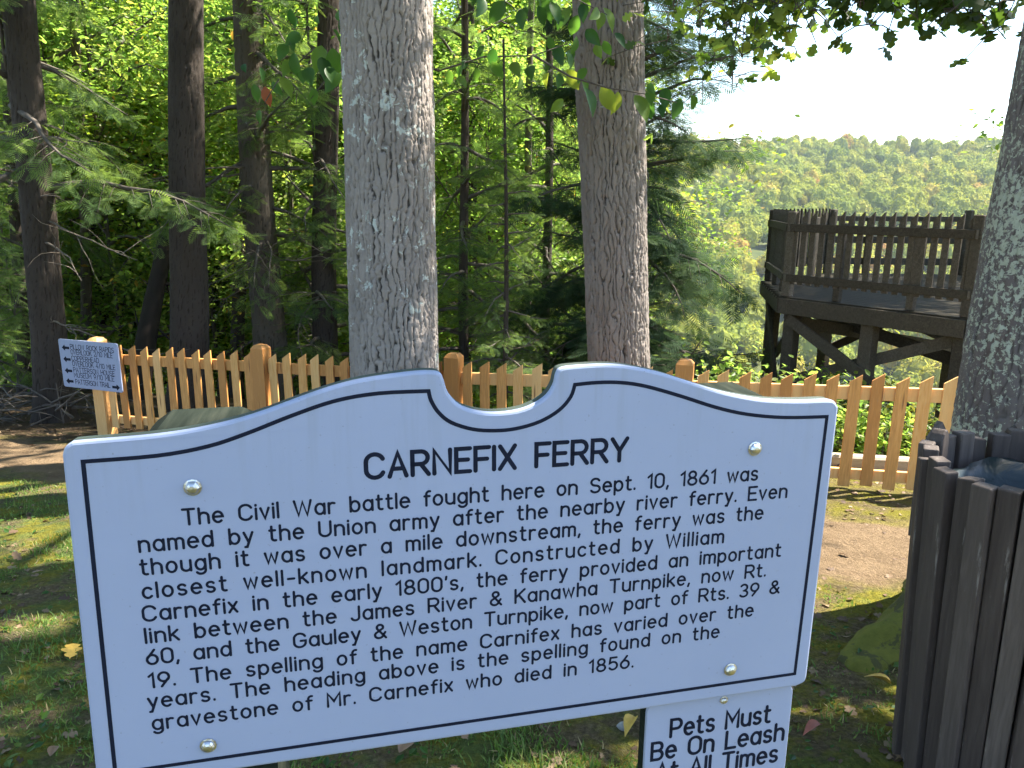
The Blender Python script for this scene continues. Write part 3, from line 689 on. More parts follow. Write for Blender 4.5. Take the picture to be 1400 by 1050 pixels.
N = len(LP); P = np.array([px(x, y, 6.9+rng.uniform(-.3, .3)) for x, y, s in LP])
d = np.stack([rng.normal(.1, .45, N), rng.normal(-.3, .5, N), np.full(N, -1.0)], 1); up = np.stack([rng.normal(0, .5, N), rng.normal(-1, .4, N), rng.normal(.5, .3, N)], 1)
tint = rng.uniform(0, .75, N); tint[[4, 6, 7, 11]] = .85; tint[33] = 1
V, F, tt = scatter(OVAL_V, OVAL_F, P-b, rot_basis(d, up), np.array([s for *_, s in LP])*.21*rng.uniform(.85, 1.15, N), tint)
mesh('crown', V, F, MT['leaf_broad'], tr, True, {'tint': tt})

# low hanging oak twigs at the top right: part of the lichen oak
rng = np.random.RandomState(33); mb = MB(); LPp, LD, LU, LT = [], [], [], []
oak_root = [o for o in bpy.data.objects if o.name.startswith('oak_tree')][2]
def hang(x0, y0, x1, y1, D0, D1, n, tlo, thi, ln=.13, spread=.14):
    a = px(x0, y0, D0); c_ = px(x1, y1, D1); P = np.array([a*(1-u)+c_*u+np.array([0, 0, .12*math.sin(math.pi*u)]) for u in np.linspace(0, 1, 7)])+rng.normal(0, .03, (7, 3))
    mb.tube(P-OAK, np.linspace(.012, .003, 7), 5)
    for k in range(int(n*1.1)):
        u = rng.uniform(.1, 1)**.7; i = min(5, int(u*6)); p = P[i]+(P[i+1]-P[i])*(u*6-i)
        q = p+rng.normal(0, spread, 3)*np.array([1, 1, .7]); mb.tube(np.array([p, (p+q)/2+(0, 0, .02), q])-OAK, [.005, .004, .003], 4)
        for j in range(3):
            LPp.append(q-OAK); LD.append([rng.normal(0, .8), rng.normal(0, .8), rng.normal(-.55, .45)]); LU.append(rng.normal(0, .7, 3)+np.array([0, -.2, .8])); LT.append(rng.uniform(tlo, thi))
big = np.array([(0.0, 0.0, 5.2), tuple(px(1390, -260, 4.2)-OAK), tuple(px(1260, -130, 4.8)-OAK), tuple(px(1120, -70, 5.4)-OAK), tuple(px(1010, -50, 6.2)-OAK)]); mb.tube(big, [.06, .045, .03, .02, .01], 7)
for (x0, x1, y1, n, D) in [(1010, 960, 40, 14, 6.0), (1040, 1010, 70, 16, 5.9), (1075, 1055, 72, 18, 5.7), (1095, 1105, 45, 14, 5.5), (1110, 1080, 28, 12, 5.5), (1060, 1080, 60, 12, 5.8)]: hang(x0, -60, x1, y1, D, D-.2, n, .4, .78)
for (x0, x1, y1, n, D) in [(a_, b_, c_-20 if c_ > 20 else c_, int(n_*1.4), d_) for a_, b_, c_, n_, d_ in [(1130, 1150, 35, 12, 5.2), (1160, 1190, 50, 13, 5.1), (1200, 1228, 40, 11, 4.9), (1230, 1250, 52, 12, 4.9), (1260, 1290, 40, 11, 4.8), (1290, 1330, 38, 12, 4.7), (1320, 1345, 70, 10, 4.6), (1350, 1375, 62, 11, 4.5), (1180, 1170, 12, 12, 5.1), (1280, 1310, 12, 12, 4.7), (1370, 1395, 15, 12, 4.4), (1120, 1140, 10, 12, 5.2)]]: hang(x0, -75, x1, y1, D, D-.2, n, 0, .5)
for (x0, x1, y1, n, D) in [(1030, 1000, 115, 16, 6.1), (1015, 985, 60, 16, 6.2), (1050, 1030, 40, 14, 6.0), (1090, 1100, 10, 14, 5.6), (1060, 1050, 5, 14, 5.9)]: hang(x0, -60, x1, y1, D, D-.2, n, .3, .78)
for (x0, x1, y1, n, D) in [(960, 935, 30, 14, 7.4), (985, 975, 90, 14, 7.3), (930, 910, 60, 12, 7.6), (1000, 1000, 130, 9, 7.2), (950, 960, 150, 8, 7.4)]: hang(x0, -60, x1, y1, D, D-.3, n, .1, .75, .13, .22)
mb.build('hanging_branch', MT['limb'], oak_root, True)
LPp, LD, LU, LT = map(np.array, (LPp, LD, LU, LT)); sunny = LT > .5  # high tints take the brighter leaf colour, sunlight painted on shaded twigs
for sel, mt_ in ((sunny, 'leaf_yellow'), (~sunny, 'leaf_oak')):
    N = int(sel.sum()); V, F, tt = scatter(OAK_V, OAK_F, LPp[sel], rot_basis(LD[sel], LU[sel]), .105*rng.uniform(.7, 1.2, N), LT[sel]*.9)
    mesh('hanging_leaves', V, F, MT[mt_], oak_root, False, {'tint': tt})

# shrubs behind the fence at the right
def shrub(x, y, D, h, rad, seed, lab, n=420):
    p = px(x, y, D); b = np.array([p[0], p[1], gz(p[0], p[1])]); h = p[2]+h-b[2]
    s = thing('shrub', lab, 'shrub', b, 0, 'leafy shrubs behind the fence'); rng = np.random.RandomState(seed); mb = MB(); A = []
    for k in range(14):
        P, d = wander(rng, (rng.normal(0, .12), rng.normal(0, .12), -.1), (rng.normal(0, .35*rad), rng.normal(0, .35*rad), 1), h*rng.uniform(.65, 1.05), 6, .25, .1)
        mb.tube(P, np.linspace(.014, .003, 7), 4); A += [P[i] for i in range(2, 7)]
        for q in range(3):
            Q, _ = wander(rng, P[rng.randint(2, 6)], (rng.normal(), rng.normal(), .4), rad*.5, 3, .4); mb.tube(Q, np.linspace(.005, .002, 4), 3); A += [Q[2], Q[3]]
    mb.build('stems', MT['limb'], s, True); A = np.array(A)
    P = A[rng.randint(0, len(A), n*2)]+rng.normal(0, .13, (n*2, 3)); N = len(P)
    V, F, tt = scatter(LEAF_V, LEAF_F, P, rot_basis(rng.normal(0, 1, (N, 3))*(1, 1, .6), np.array([0, 0, 1.0])+rng.normal(0, .5, (N, 3))), .085*rng.uniform(.6, 1.2, N), rng.uniform(.2, .9, N))
    mesh('crown', V, F, MT['leaf_yellow'], s, False, {'tint': tt})
shrub(1010, 500, 8.6, .12, .55, 1, 'bright yellow-green shrub topping the fence just left of the deck legs')
shrub(1110, 540, 8.3, .25, .6, 2, 'lime-green shrub under the near left corner of the deck')
shrub(1185, 570, 8.0, .1, .55, 3, 'low leafy shrub behind the pickets below the middle of the deck')
shrub(1250, 560, 8.2, .1, .6, 4, 'leafy shrub behind the last pickets beside the lichen oak')
shrub(955, 520, 9.0, .0, .6, 5, 'small shrub behind the fence post right of the brown furrowed tree')
shrub(1140, 545, 9.6, .15, .9, 6, 'yellowish bush farther down the slope beneath the deck braces', 700)
shrub(1060, 520, 11.5, .3, 1.0, 7, 'light green bush beyond the left deck legs', 700)

# gaps cut into unseen crowns overhead to put sun on lawn, path and fence
GAPS = [(gpx(15, 705), .75), (gpx(85, 725), .7), (gpx(30, 670), .4), (gpx(50, 860), .10), (gpx(1190, 860), .12), (gpx(-80, 695), .6), (gpx(150, 720), .5), (gpx(40, 755), .35), (gpx(1190, 685), .35), (gpx(1130, 695), .3), (gpx(1140, 770), .26), (gpx(1235, 680), .3), (gpx(1150, 830), .2)]
rg = np.random.RandomState(6)
for _ in range(16): GAPS.append((gpx(rg.uniform(-100, 1250), rg.uniform(640, 1000)), rg.uniform(.04, .10)))
for xg in (185, 235, 280, 330, 420, 460): GAPS.append((px(xg, rg.uniform(480, 560), 8.4), rg.uniform(.08, .16)))
sv = np.array(SDIR)
for o in [o for o in bpy.data.objects if o.type == 'MESH' and o.name.startswith('crown') and o.parent and o.parent.name.startswith(('oak_tree', 'forest_tree'))]:
    bpy.context.view_layer.update()
    me = o.data; n = len(me.vertices); V = np.empty(n*3, np.float32); me.vertices.foreach_get('co', V); V = V.reshape(-1, 3)
    tn_ = np.empty(n, np.float32); me.attributes['tint'].data.foreach_get('value', tn_)
    Mw = np.array(o.matrix_world); k = len(LEAF_V); C = V.reshape(-1, k, 3).mean(1) @ Mw[:3, :3].T + Mw[:3, 3]
    cut = np.zeros(len(C), bool)
    for p, r_ in GAPS:
        q = C-p; cut |= np.linalg.norm(q-(q@sv)[:, None]*sv, axis=1) < r_+.06
    if cut.any():
        V = V.reshape(-1, k, 3)[~cut].reshape(-1, 3); tn_ = tn_.reshape(-1, k)[~cut].ravel(); N = len(V)//k
        F = (LEAF_F[0][None]+(np.arange(N)*k)[:, None, None]).reshape(-1, 3)
        tmp = mesh('crown', V, [F], me.materials[0], None, False, {'tint': tn_}); o.data = tmp.data; bpy.data.objects.remove(tmp)

# ------------------------------------------------------------------ far wooded hillside
rng = np.random.RandomState(8)
def far_trees(n, az, Yr, nf, r_rng, seed):
    rng = np.random.RandomState(seed)
    Y = np.sqrt(rng.uniform(Yr[0]**2, Yr[1]**2, n)); X = Y*np.tan(np.radians(rng.uniform(*az, n)))
    Z = ground_z(X, Y); r = rng.uniform(*r_rng, n)*(.75+.5*rng.rand(n)); h = r*rng.uniform(1.0, 1.5, n)
    th = rng.uniform(0, 2*np.pi, (n, nf)); ph = np.arccos(rng.uniform(-.35, 1, (n, nf)))
    lump = 1+.22*np.sin(3*th+rng.uniform(0, 6, (n, 1)))*np.sin(2.5*ph+rng.uniform(0, 6, (n, 1)))
    u = np.stack([np.sin(ph)*np.cos(th), np.sin(ph)*np.sin(th), np.cos(ph)], -1)
    P = np.stack([X, Y, Z+h*1.0], -1)[:, None] + u*lump[..., None]*np.stack([r, r, h], -1)[:, None]*rng.uniform(.80, 1.04, (n, nf, 1))
    nrm = u+rng.normal(0, .32, (n, nf, 3)); P = P.reshape(-1, 3); nrm = nrm.reshape(-1, 3)
    d = np.cross(nrm, rng.normal(0, 1, nrm.shape))
    ti = np.clip(np.repeat(fbm(X/55, Y/55, 4, 3)*.55+rng.beta(2, 2.2, n)*.55+.10, nf)+rng.normal(0, .05, n*nf), 0, 1)
    ti = np.where(np.repeat(rng.rand(n) < .012, nf), rng.uniform(.85, 1, n*nf), ti)
    a_ = scatter(SIMPLE_V, SIMPLE_F, P-.5*d/np.linalg.norm(d, axis=1)[:, None]*np.repeat(r*.24, nf)[:, None], rot_basis(d, nrm), np.repeat(r*.24, nf)*rng.uniform(.6, 1.3, n*nf), ti)
    # solid inner crown under the leaf clumps
    cv = []; m1, m2 = 8, 5
    for q in range(m2):
        ph2 = math.pi*(.04+.66*q/(m2-1))
        cv += [(math.sin(ph2)*math.cos(2*math.pi*k/m1), math.sin(ph2)*math.sin(2*math.pi*k/m1), math.cos(ph2)) for k in range(m1)]
    cv = np.array(cv); cf = np.array([[q*m1+k, (q+1)*m1+k, (q+1)*m1+(k+1) % m1, q*m1+(k+1) % m1] for q in range(m2-1) for k in range(m1)])
    CV = np.stack([X, Y, Z+h], -1)[:, None]+cv[None]*(.84+.16*rng.uniform(-1, 1, (n, len(cv), 1)))*np.stack([r, r, h], -1)[:, None]
    CF = (cf[None]+(np.arange(n)*len(cv))[:, None, None]).reshape(-1, 4); t0 = np.repeat(ti.reshape(n, nf)[:, 0], len(cv)); nv = len(a_[0])
    return np.concatenate([a_[0], CV.reshape(-1, 3)]), [np.concatenate([a_[1][0], CF+nv])], np.concatenate([a_[2], t0])
parts = [far_trees(2500, (8, 34), (300, 1000), 260, (4.4, 8.0), 1), far_trees(800, (7, 36), (120, 300), 230, (3.0, 5.2), 3), far_trees(3000, (-50, 8), (320, 1000), 26, (4.5, 7), 2), far_trees(1500, (34, 55), (300, 1000), 26, (4.5, 7), 5)]
V, F, T_, o = [], [], [], 0
for v_, f_, t_ in parts: V.append(v_); F.append(f_[0]+o); T_.append(t_); o += len(v_)
fw = mesh('far_woods', np.concatenate(V), [np.concatenate(F)], MT['far_tree'], None, False, {'tint': np.concatenate(T_)})
fw['kind'] = 'stuff'; fw['label'] = 'hazy yellow-green wooded hillside across the gorge'; fw['category'] = 'woods'

# ------------------------------------------------------------------ stroke lettering
def arc(cx, cy, rx, ry, a0, a1, n=10):
    a = np.radians(np.linspace(a0, a1, n)); return [(cx+rx*math.cos(q), cy+ry*math.sin(q)) for q in a]
OV = arc(25, 35, 25, 35, 90, 450, 20)
G = {
 'A': (64, [[(0, 0), (32, 100), (64, 0)], [(11, 33), (53, 33)]]),
 'B': (58, [[(0, 52), (0, 100), (34, 100)]+arc(34, 76, 21, 24, 85, -90)+[(0, 52)], [(0, 52), (0, 0), (34, 0)]+arc(34, 26, 24, 26, -85, 90)]),
 'C': (64, [arc(33, 67, 33, 33, 22, 180)+arc(33, 33, 33, 33, 180, 338)]),
 'D': (62, [[(0, 50), (0, 100), (28, 100)]+arc(28, 66, 34, 34, 85, 0)+arc(28, 34, 34, 34, 0, -85)+[(28, 0), (0, 0), (0, 50)]]),
 'E': (52, [[(54, 100), (0, 100), (0, 0), (54, 0)], [(0, 52), (46, 52)]]),
 'F': (50, [[(54, 100), (0, 100), (0, 0)], [(0, 50), (46, 50)]]),
 'G': (66, [arc(33, 67, 33, 33, 22, 180)+arc(33, 33, 33, 33, 180, 360)+[(66, 46), (38, 46)]]),
 'H': (62, [[(0, 0), (0, 100)], [(62, 0), (62, 100)], [(0, 52), (62, 52)]]),
 'I': (0, [[(0, 0), (0, 100)]]),
 'J': (44, [[(44, 100), (44, 24)]+arc(22, 22, 22, 22, 0, -165)]),
 'K': (58, [[(0, 0), (0, 100)], [(58, 100), (0, 40)], [(20, 60), (60, 0)]]),
 'L': (50, [[(0, 100), (0, 0), (52, 0)]]),
 'M': (72, [[(0, 0), (0, 100), (36, 38), (72, 100), (72, 0)]]),
 'N': (62, [[(0, 0), (0, 100), (62, 0), (62, 100)]]),
 'O': (66, [arc(33, 67, 33, 33, 90, 180)+arc(33, 33, 33, 33, 180, 360)+arc(33, 67, 33, 33, 0, 90)]),
 'P': (58, [[(0, 0), (0, 100), (34, 100)]+arc(34, 73, 25, 27, 85, -90)+[(0, 46)]]),
 'R': (60, [[(0, 0), (0, 100), (34, 100)]+arc(34, 73, 25, 27, 85, -90)+[(0, 46)], [(32, 46), (62, 0)]]),
 'S': (58, [arc(30, 75, 27, 25, 25, 268, 14)+arc(30, 25, 29, 25, 88, -155, 14)]),
 'T': (60, [[(0, 100), (60, 100)], [(30, 100), (30, 0)]]),
 'U': (62, [[(0, 100), (0, 32)]+arc(31, 31, 31, 31, 182, 358)+[(62, 32), (62, 100)]]),
 'V': (64, [[(0, 100), (32, 0), (64, 100)]]),
 'W': (92, [[(0, 100), (22, 0), (46, 92), (70, 0), (92, 100)]]),
 'X': (60, [[(0, 0), (60, 100)], [(0, 100), (60, 0)]]),
 'Y': (64, [[(0, 100), (32, 46), (64, 100)], [(32, 46), (32, 0)]]),
 'a': (50, [OV, [(50, 70), (50, 0)]]), 'b': (50, [[(0, 100), (0, 0)], OV]),
 'c': (44, [arc(25, 35, 25, 35, 42, 318, 16)]), 'd': (50, [OV, [(50, 100), (50, 0)]]),
 'e': (50, [[(0, 37), (50, 37)]+arc(25, 35, 25, 35, 4, 312, 18)]),
 'f': (30, [[(11, 0), (11, 78)]+arc(29, 79, 18, 21, 178, 75, 7), [(0, 66), (30, 66)]]),
 'g': (50, [OV, [(50, 70), (50, -4)]+arc(25, -5, 25, 24, 0, -150)]),
 'h': (48, [[(0, 100), (0, 0)], [(0, 44)]+arc(24, 45, 24, 25, 178, 0)+[(48, 0)]]),
 'i': (0, [[(0, 70), (0, 0)], [(0, 91), (0, 95)]]),
 'k': (44, [[(0, 100), (0, 0)], [(42, 70), (0, 28)], [(14, 42), (46, 0)]]),
 'l': (0, [[(0, 100), (0, 0)]]),
 'm': (76, [[(0, 70), (0, 0)], [(0, 48)]+arc(19, 51, 19, 19, 175, 0)+[(38, 0)], [(38, 48)]+arc(57, 51, 19, 19, 175, 0)+[(76, 0)]]),
 'n': (48, [[(0, 70), (0, 0)], [(0, 44)]+arc(24, 45, 24, 25, 178, 0)+[(48, 0)]]),
 'o': (50, [OV]), 'p': (50, [[(0, 70), (0, -28)], OV]),
 'r': (32, [[(0, 70), (0, 0)], [(0, 42)]+arc(22, 46, 22, 24, 178, 62)]),
 's': (42, [arc(21, 52, 19, 18, 28, 266, 12)+arc(21, 17, 20, 17, 86, -152, 12)]),
 't': (32, [[(11, 96), (11, 16)]+arc(27, 16, 16, 16, 182, 290, 7), [(0, 70), (30, 70)]]),
 'u': (48, [[(0, 70), (0, 26)]+arc(24, 25, 24, 25, 182, 358), [(48, 70), (48, 0)]]),
 'v': (44, [[(0, 70), (22, 0), (44, 70)]]), 'w': (68, [[(0, 70), (16, 0), (34, 64), (52, 0), (68, 70)]]),
 'x': (42, [[(0, 70), (42, 0)], [(42, 70), (0, 0)]]), 'y': (46, [[(0, 70), (24, 2)], [(46, 70), (14, -28), (4, -28)]]),
 '0': (56, [arc(28, 70, 28, 30, 90, 180)+arc(28, 30, 28, 30, 180, 360)+arc(28, 70, 28, 30, 0, 90)]),
 '1': (24, [[(0, 80), (22, 100), (22, 0)]]),
 '2': (56, [arc(28, 71, 27, 29, 165, -30, 12)+[(0, 0), (56, 0)]]),
 '3': (54, [arc(26, 75, 24, 25, 150, -88, 12)+arc(26, 25, 28, 25, 88, -152, 12)]),
 '4': (60, [[(44, 0), (44, 100), (0, 28), (62, 28)]]),
 '5': (54, [[(50, 100), (8, 100), (3, 54)]+arc(27, 32, 28, 32, 128, -150, 14)]),
 '6': (56, [[(42, 100), (5, 46)], arc(28, 32, 28, 32, 90, 450, 20)]),
 '8': (56, [arc(28, 76, 23, 24, 90, 450, 18), arc(28, 26, 28, 26, 90, 450, 18)]),
 '9': (56, [arc(28, 68, 28, 32, 90, 450, 20), [(51, 54), (14, 0)]]),
 '/': (40, [[(0, -6), (40, 104)]]), '-': (36, [[(2, 38), (36, 38)]]), "'": (4, [[(4, 100), (1, 80)]]),
 '.': (0, [[(0, 2), (0, 6)]]), ',': (4, [[(4, 6), (-2, -16)]]),
 '&': (64, [[(66, 0), (15, 70)]+arc(31, 80, 19, 20, 205, -25, 10)+[(12, 44)]+arc(25, 24, 25, 24, 140, 315, 8)+[(62, 42)]]),
}
def ribbon(P, wd):
    """flat stroke with mitred joints and round ends -> (V2, faces)"""
    P = np.asarray(P, float)
    keep = [0]+[i for i in range(1, len(P)) if np.hypot(*(P[i]-P[i-1])) > 1e-6]; P = P[keep]; n = len(P)
    closed = np.hypot(*(P[0]-P[-1])) < 1e-4 and n > 3
    D = np.diff(P, axis=0); D /= np.hypot(D[:, 0], D[:, 1])[:, None]
    L = []
    for i in range(n):
        if closed and i in (0, n-1): a, b = D[-1], D[0]
        else: a, b = D[max(0, i-1)], D[min(n-2, i)]
        m_ = a+b; L_ = np.hypot(*m_); m_ = m_/L_ if L_ > 1e-6 else a
        k = min(1/max(.35, m_@a), 1.9); L.append(np.array([-m_[1], m_[0]])*k)
    L = np.array(L)*wd/2; V = list(P+L)+list(P-L); F = [[i, i+n, i+1+n, i+1] for i in range(n-1)]
    T3 = []
    if not closed:
        for idx, dr, a, b in ((0, -D[0], n, 0), (n-1, D[-1], n-1, 2*n-1)):
            lp = V[a]; rp = V[b]; an = math.atan2(*(lp-P[idx])[::-1]); 
            sgn = 1 if (np.array([math.cos(an+.1), math.sin(an+.1)])@dr) > (np.array([math.cos(an-.1), math.sin(an-.1)])@dr) else -1
            ring = [a]
            for q in range(1, 6):
                an2 = an+sgn*math.pi*q/6; V.append(P[idx]+wd/2*np.array([math.cos(an2), math.sin(an2)])); ring.append(len(V)-1)
            ring.append(b)
            T3 += [[ring[0], ring[q], ring[q+1]] for q in range(1, 6)]
    return np.array(V), F, T3
def text_mesh(mb, s, x0, y0, cap, wd, x1=None, xs=1.0, gap=26, space=62, z=0.0):
    """writes s from x0 (to x1 when given) on baseline y0, cap height cap; local x right, y up"""
    k = cap/100.0; adv = []; natural = 0; gaps = 0
    for i, ch in enumerate(s):
        if ch == ' ': natural += space-gap; 
        else: natural += G[ch][0]
        if i < len(s)-1: gaps += 1
    gp = gap
    if x1 is not None:
        want = (x1-x0)/k; xs = 1.0
        tot = natural+gaps*gap
        xs = want/tot
        if xs < .9 or xs > 1.12:
            xs2 = min(max(xs, .9), 1.12); gp = (want/xs2-natural)/gaps; xs = xs2
    x = x0
    for i, ch in enumerate(s):
        if ch == ' ': x += k*xs*(space-gap+gp); continue
        for q, st in enumerate(G[ch][1]):
            P = np.array(st, float)*np.array([k*xs, k])+np.array([x, y0])
            V, F, T3 = ribbon(P, wd)
            # closed outline sense: make faces point +z
            V3 = np.c_[V, np.full(len(V), z+q*.00012)]
            fl = [F] if len(F) else []
            if len(T3):
                T3 = [tt_ if np.cross(V[tt_[1]]-V[tt_[0]], V[tt_[2]]-V[tt_[0]]) > 0 else tt_[::-1] for tt_ in T3]; fl.append(T3)
            mb.add(V3, fl)
        x += k*xs*(G[ch][0]+gp)

def smooth_path(P, corners, n=5):
    """Catmull-Rom through P, sharp at the listed indices"""
    P = np.array(P, float); N = len(P); out = []
    for i in range(N-1):
        a, b = P[i], P[i+1]; p0 = P[i-1] if i > 0 and i not in corners else a; p3 = P[i+2] if i+2 < N and (i+1) not in corners else b
        for t_ in np.arange(n)/n:
            out.append(.5*((2*a)+(b-p0)*t_+(2*p0-5*a+4*b-p3)*t_*t_+(3*a-p0-3*b+p3)*t_**3))
    out.append(P[-1]); return np.array(out)
def rrect(x0, y0, x1, y1, r, n=6):
    o = []
    for cx, cy, a in ((x1-r, y1-r, 0), (x0+r, y1-r, 90), (x0+r, y0+r, 180), (x1-r, y0+r, 270)):
        o += arc(cx, cy, r, r, a, a+90, n)
    return np.array(o)
def offset_in(P, d):
    """inward offset of a ccw outline"""
    a = np.roll(P, 1, 0); b = np.roll(P, -1, 0); t_ = b-a; t_ /= np.hypot(t_[:, 0], t_[:, 1])[:, None]+1e-9
    return P+np.c_[-t_[:, 1], t_[:, 0]]*d
def panel(name, P, z_back, z_front, bev, mat, parent):
    P = np.asarray(P); area = .5*np.sum(P[:, 0]*np.roll(P[:, 1], -1)-P[:, 1]*np.roll(P[:, 0], -1))
    if area < 0: P = P[::-1]
    n = len(P); rings = [(P, z_back), (P, z_front-bev), (offset_in(P, bev*.3), z_front-bev*.3), (offset_in(P, bev), z_front)]
    V = np.concatenate([np.c_[p, np.full(n, z)] for p, z in rings]); i = np.arange(n); j = (i+1) % n
    F = np.concatenate([np.stack([i+r*n, j+r*n, j+(r+1)*n, i+(r+1)*n], 1) for r in range(3)])
    return mesh(name, V, [F, np.array([i+3*n]), np.array([i[::-1]])], mat, parent)
def bolt(parent, x, y, z, r, name='bolt'):
    V = []; n = 12; prof = [(1.0, 0), (1.02, .12), (.86, .2), (.80, .5), (.62, .78), (.34, .94), (.0, 1.0)]
    for q, (a, h_) in enumerate(prof):
        for k in range(n):
            an = 2*np.pi*k/n; f = a*(1-.07*(k % 2)*(1 if 1 < q < 5 else 0)); V.append((x+r*f*math.cos(an), y+r*f*math.sin(an), z+h_*r*.72))
    i = np.arange(n); j = (i+1) % n
    F = np.concatenate([np.stack([i+q*n, j+q*n, j+(q+1)*n, i+(q+1)*n], 1) for q in range(len(prof)-1)])
    return mesh(name, np.array(V), [F], MT['bolt'], parent)
def frame_at(o, origin, xdir, ydir, zdir):
    o.matrix_world = Matrix(((xdir[0], ydir[0], zdir[0], origin[0]), (xdir[1], ydir[1], zdir[1], origin[1]), (xdir[2], ydir[2], zdir[2], origin[2]), (0, 0, 0, 1)))

# ------------------------------------------------------------------ the big sign
SH = np.array([.9759, .2186, 0.0]); SH /= np.linalg.norm(SH)
SN = np.array([SH[1], -SH[0], 0.0])
SO = np.array([-.0733, .8957, 1.1197])
sg = thing('information_sign', 'large white information sign with scalloped top headed CARNEFIX FERRY on two posts', 'sign')
frame_at(sg, SO, SH, (0, 0, 1), SN)
OUT = [(-.4412, -.207), (-.4300, .2050), (-.4268, .2132), (-.4205, .2182), (-.4110, .2197), (-.349, .2215), (-.300, .2255), (-.254, .2335), (-.2195, .2425), (-.1838, .2545), (-.1434, .2675), (-.1036, .2762), (-.0495, .2818), (-.0255, .2822), (-.0135, .2795), (-.0092, .2720),
       (-.0036, .2545), (.0105, .2385), (.0340, .2293), (.0600, .2265), (.0900, .2300), (.1150, .2420), (.1268, .2570), (.1305, .2720), (.1362, .2790), (.1548, .2812), (.1950, .2815), (.2244, .2780), (.2664, .2680), (.3095, .2535), (.3538, .2390), (.3901, .2300), (.4227, .2243), (.4687, .2207), (.5120, .2195), (.5232, .2165), (.5295, .2085),
       (.5255, -.2050), (.5222, -.2140), (.5090, -.2192), (.1804, -.2212), (-.2654, -.2232), (-.4270, -.2240), (-.4375, -.2190)]
OUTS = smooth_path(OUT+[OUT[0]], {0, 1, 36, 37, 39, 42, 44}, 4)[:-1]
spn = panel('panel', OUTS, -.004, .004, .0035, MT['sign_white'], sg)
panel('backing', offset_in(OUTS[::-1], .0004), -.0185, -.0042, .002, MT['sign_core'], sg)
BO = [(-.4096, .1968), (-.3336, .1985), (-.2798, .2058), (-.2365, .2185), (-.1847, .2372), (-.1358, .2520), (-.0864, .2585), (-.0274, .2585), (-.0245, .2463), (-.0156, .2310), (-.0007, .2180), (.0254, .2080), (.0529, .2045), (.0799, .2055), (.1100, .2128), (.1345, .2262), (.1490, .2425), (.1540, .2578), (.1840, .2592), (.2162, .2575), (.2500, .2508), (.2981, .2355), (.3466, .2185), (.3917, .2067), (.4474, .1990), (.5125, .1965), (.5040, -.1968), (.1800, -.1992), (-.4190, -.2035), (-.4096, .1968)]
BOS = smooth_path(BO, {0, 7, 17, 25, 26, 27, 28, 29}, 4)
mb = MB(); V, F, T3 = ribbon(BOS, .0048); mb.add(np.c_[V, np.full(len(V), .0043)], [F]); mb.build('border_line', MT['letter'], spn)
mb = MB(); text_mesh(mb, 'CARNEFIX FERRY', -.1040, .1543, .0295, .0055, .2262, gap=24, space=64, z=.0043); mb.build('heading', MT['letter'], spn)
LINES = [('The Civil War battle fought here on Sept. 10, 1861 was', -.313, .4153, .1133), ('named by the Union army after the nearby river ferry. Even', -.3625, .4619, .0843),
 ('though it was over a mile downstream, the ferry was the', -.3638, .4282, .0556), ('closest well-known landmark. Constructed by William', -.3645, .3715, .0256), ("Carnefix in the early 1800's, the ferry provided an important", -.3670, .4609, -.0037),
 ('link between the James River & Kanawha Turnpike, now Rt.', -.3672, .4401, -.0322), ('60, and the Gauley & Weston Turnpike, now part of Rts. 39 &', -.3685, .4641, -.0608), ('19. The spelling of the name Carnifex has varied over the', -.3690, .4262, -.0922),
 ('years. The heading above is the spelling found on the', -.3725, .3757, -.1197), ('gravestone of Mr. Carnefix who died in 1856.', -.3705, .2481, -.1500)]
mb = MB()
for s, a, b_, y in LINES: text_mesh(mb, s, a, y, .0186, .0031, b_, gap=25, space=66, z=.0043)
mb.build('lettering', MT['letter'], spn)
for (x, y) in ((-.2994, .1582), (-.3102, -.1822), (.4079, .158), (.3984, -.1747)): bolt(sg, x, y, .0043, .0098)
def sign_post(cx, top, wid=.135):
    mb = MB(); z0, z1 = -.0192-.14, -.0192
    base = gz(*(SO+SH*cx)[:2])-SO[2]-.4
    x0, x1 = cx-wid/2, cx+wid/2; c_ = .026
    V = []
    for (ins, y) in ((0, base), (0, top-c_*.8), (c_, top)):
        V += [(x0+ins, y, z0+ins), (x1-ins, y, z0+ins), (x1-ins, y, z1-ins*.2), (x0+ins, y, z1-ins*.2)]
    F = [[q*4+k, q*4+k+4, q*4+(k+1) % 4+4, q*4+(k+1) % 4] for q in range(2) for k in range(4)]+[[8, 11, 10, 9]]
    mb.add(np.array(V), [np.array(F)]); return mb.build('post', MT['post_green'], sg)
sign_post(-.300, .2155); sign_post(.402, .2165)
# pets plate under it
pt = thing('notice_plate', 'small white notice plate about pets on leash hung on the post under the big sign', 'sign')
frame_at(pt, SO+SN*-.010, SH, (0, 0, 1), SN)
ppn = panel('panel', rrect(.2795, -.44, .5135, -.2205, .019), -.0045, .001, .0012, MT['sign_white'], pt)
mb = MB()
text_mesh(mb, 'Pets Must', .3185, -.2838, .0285, .0050, .4780, gap=24, space=52, z=.0013)
text_mesh(mb, 'Be On Leash', .2905, -.3190, .0285, .0050, .5040, gap=24, space=52, z=.0013)
text_mesh(mb, 'At All Times', .2990, -.3560, .0285, .0050, .4970, gap=24, space=52, z=.0013)
mb.build('lettering', MT['letter'], ppn)
bolt(pt, .3999, -.2345, .0013, .0062); bolt(pt, .3985, -.428, .0013, .0062)

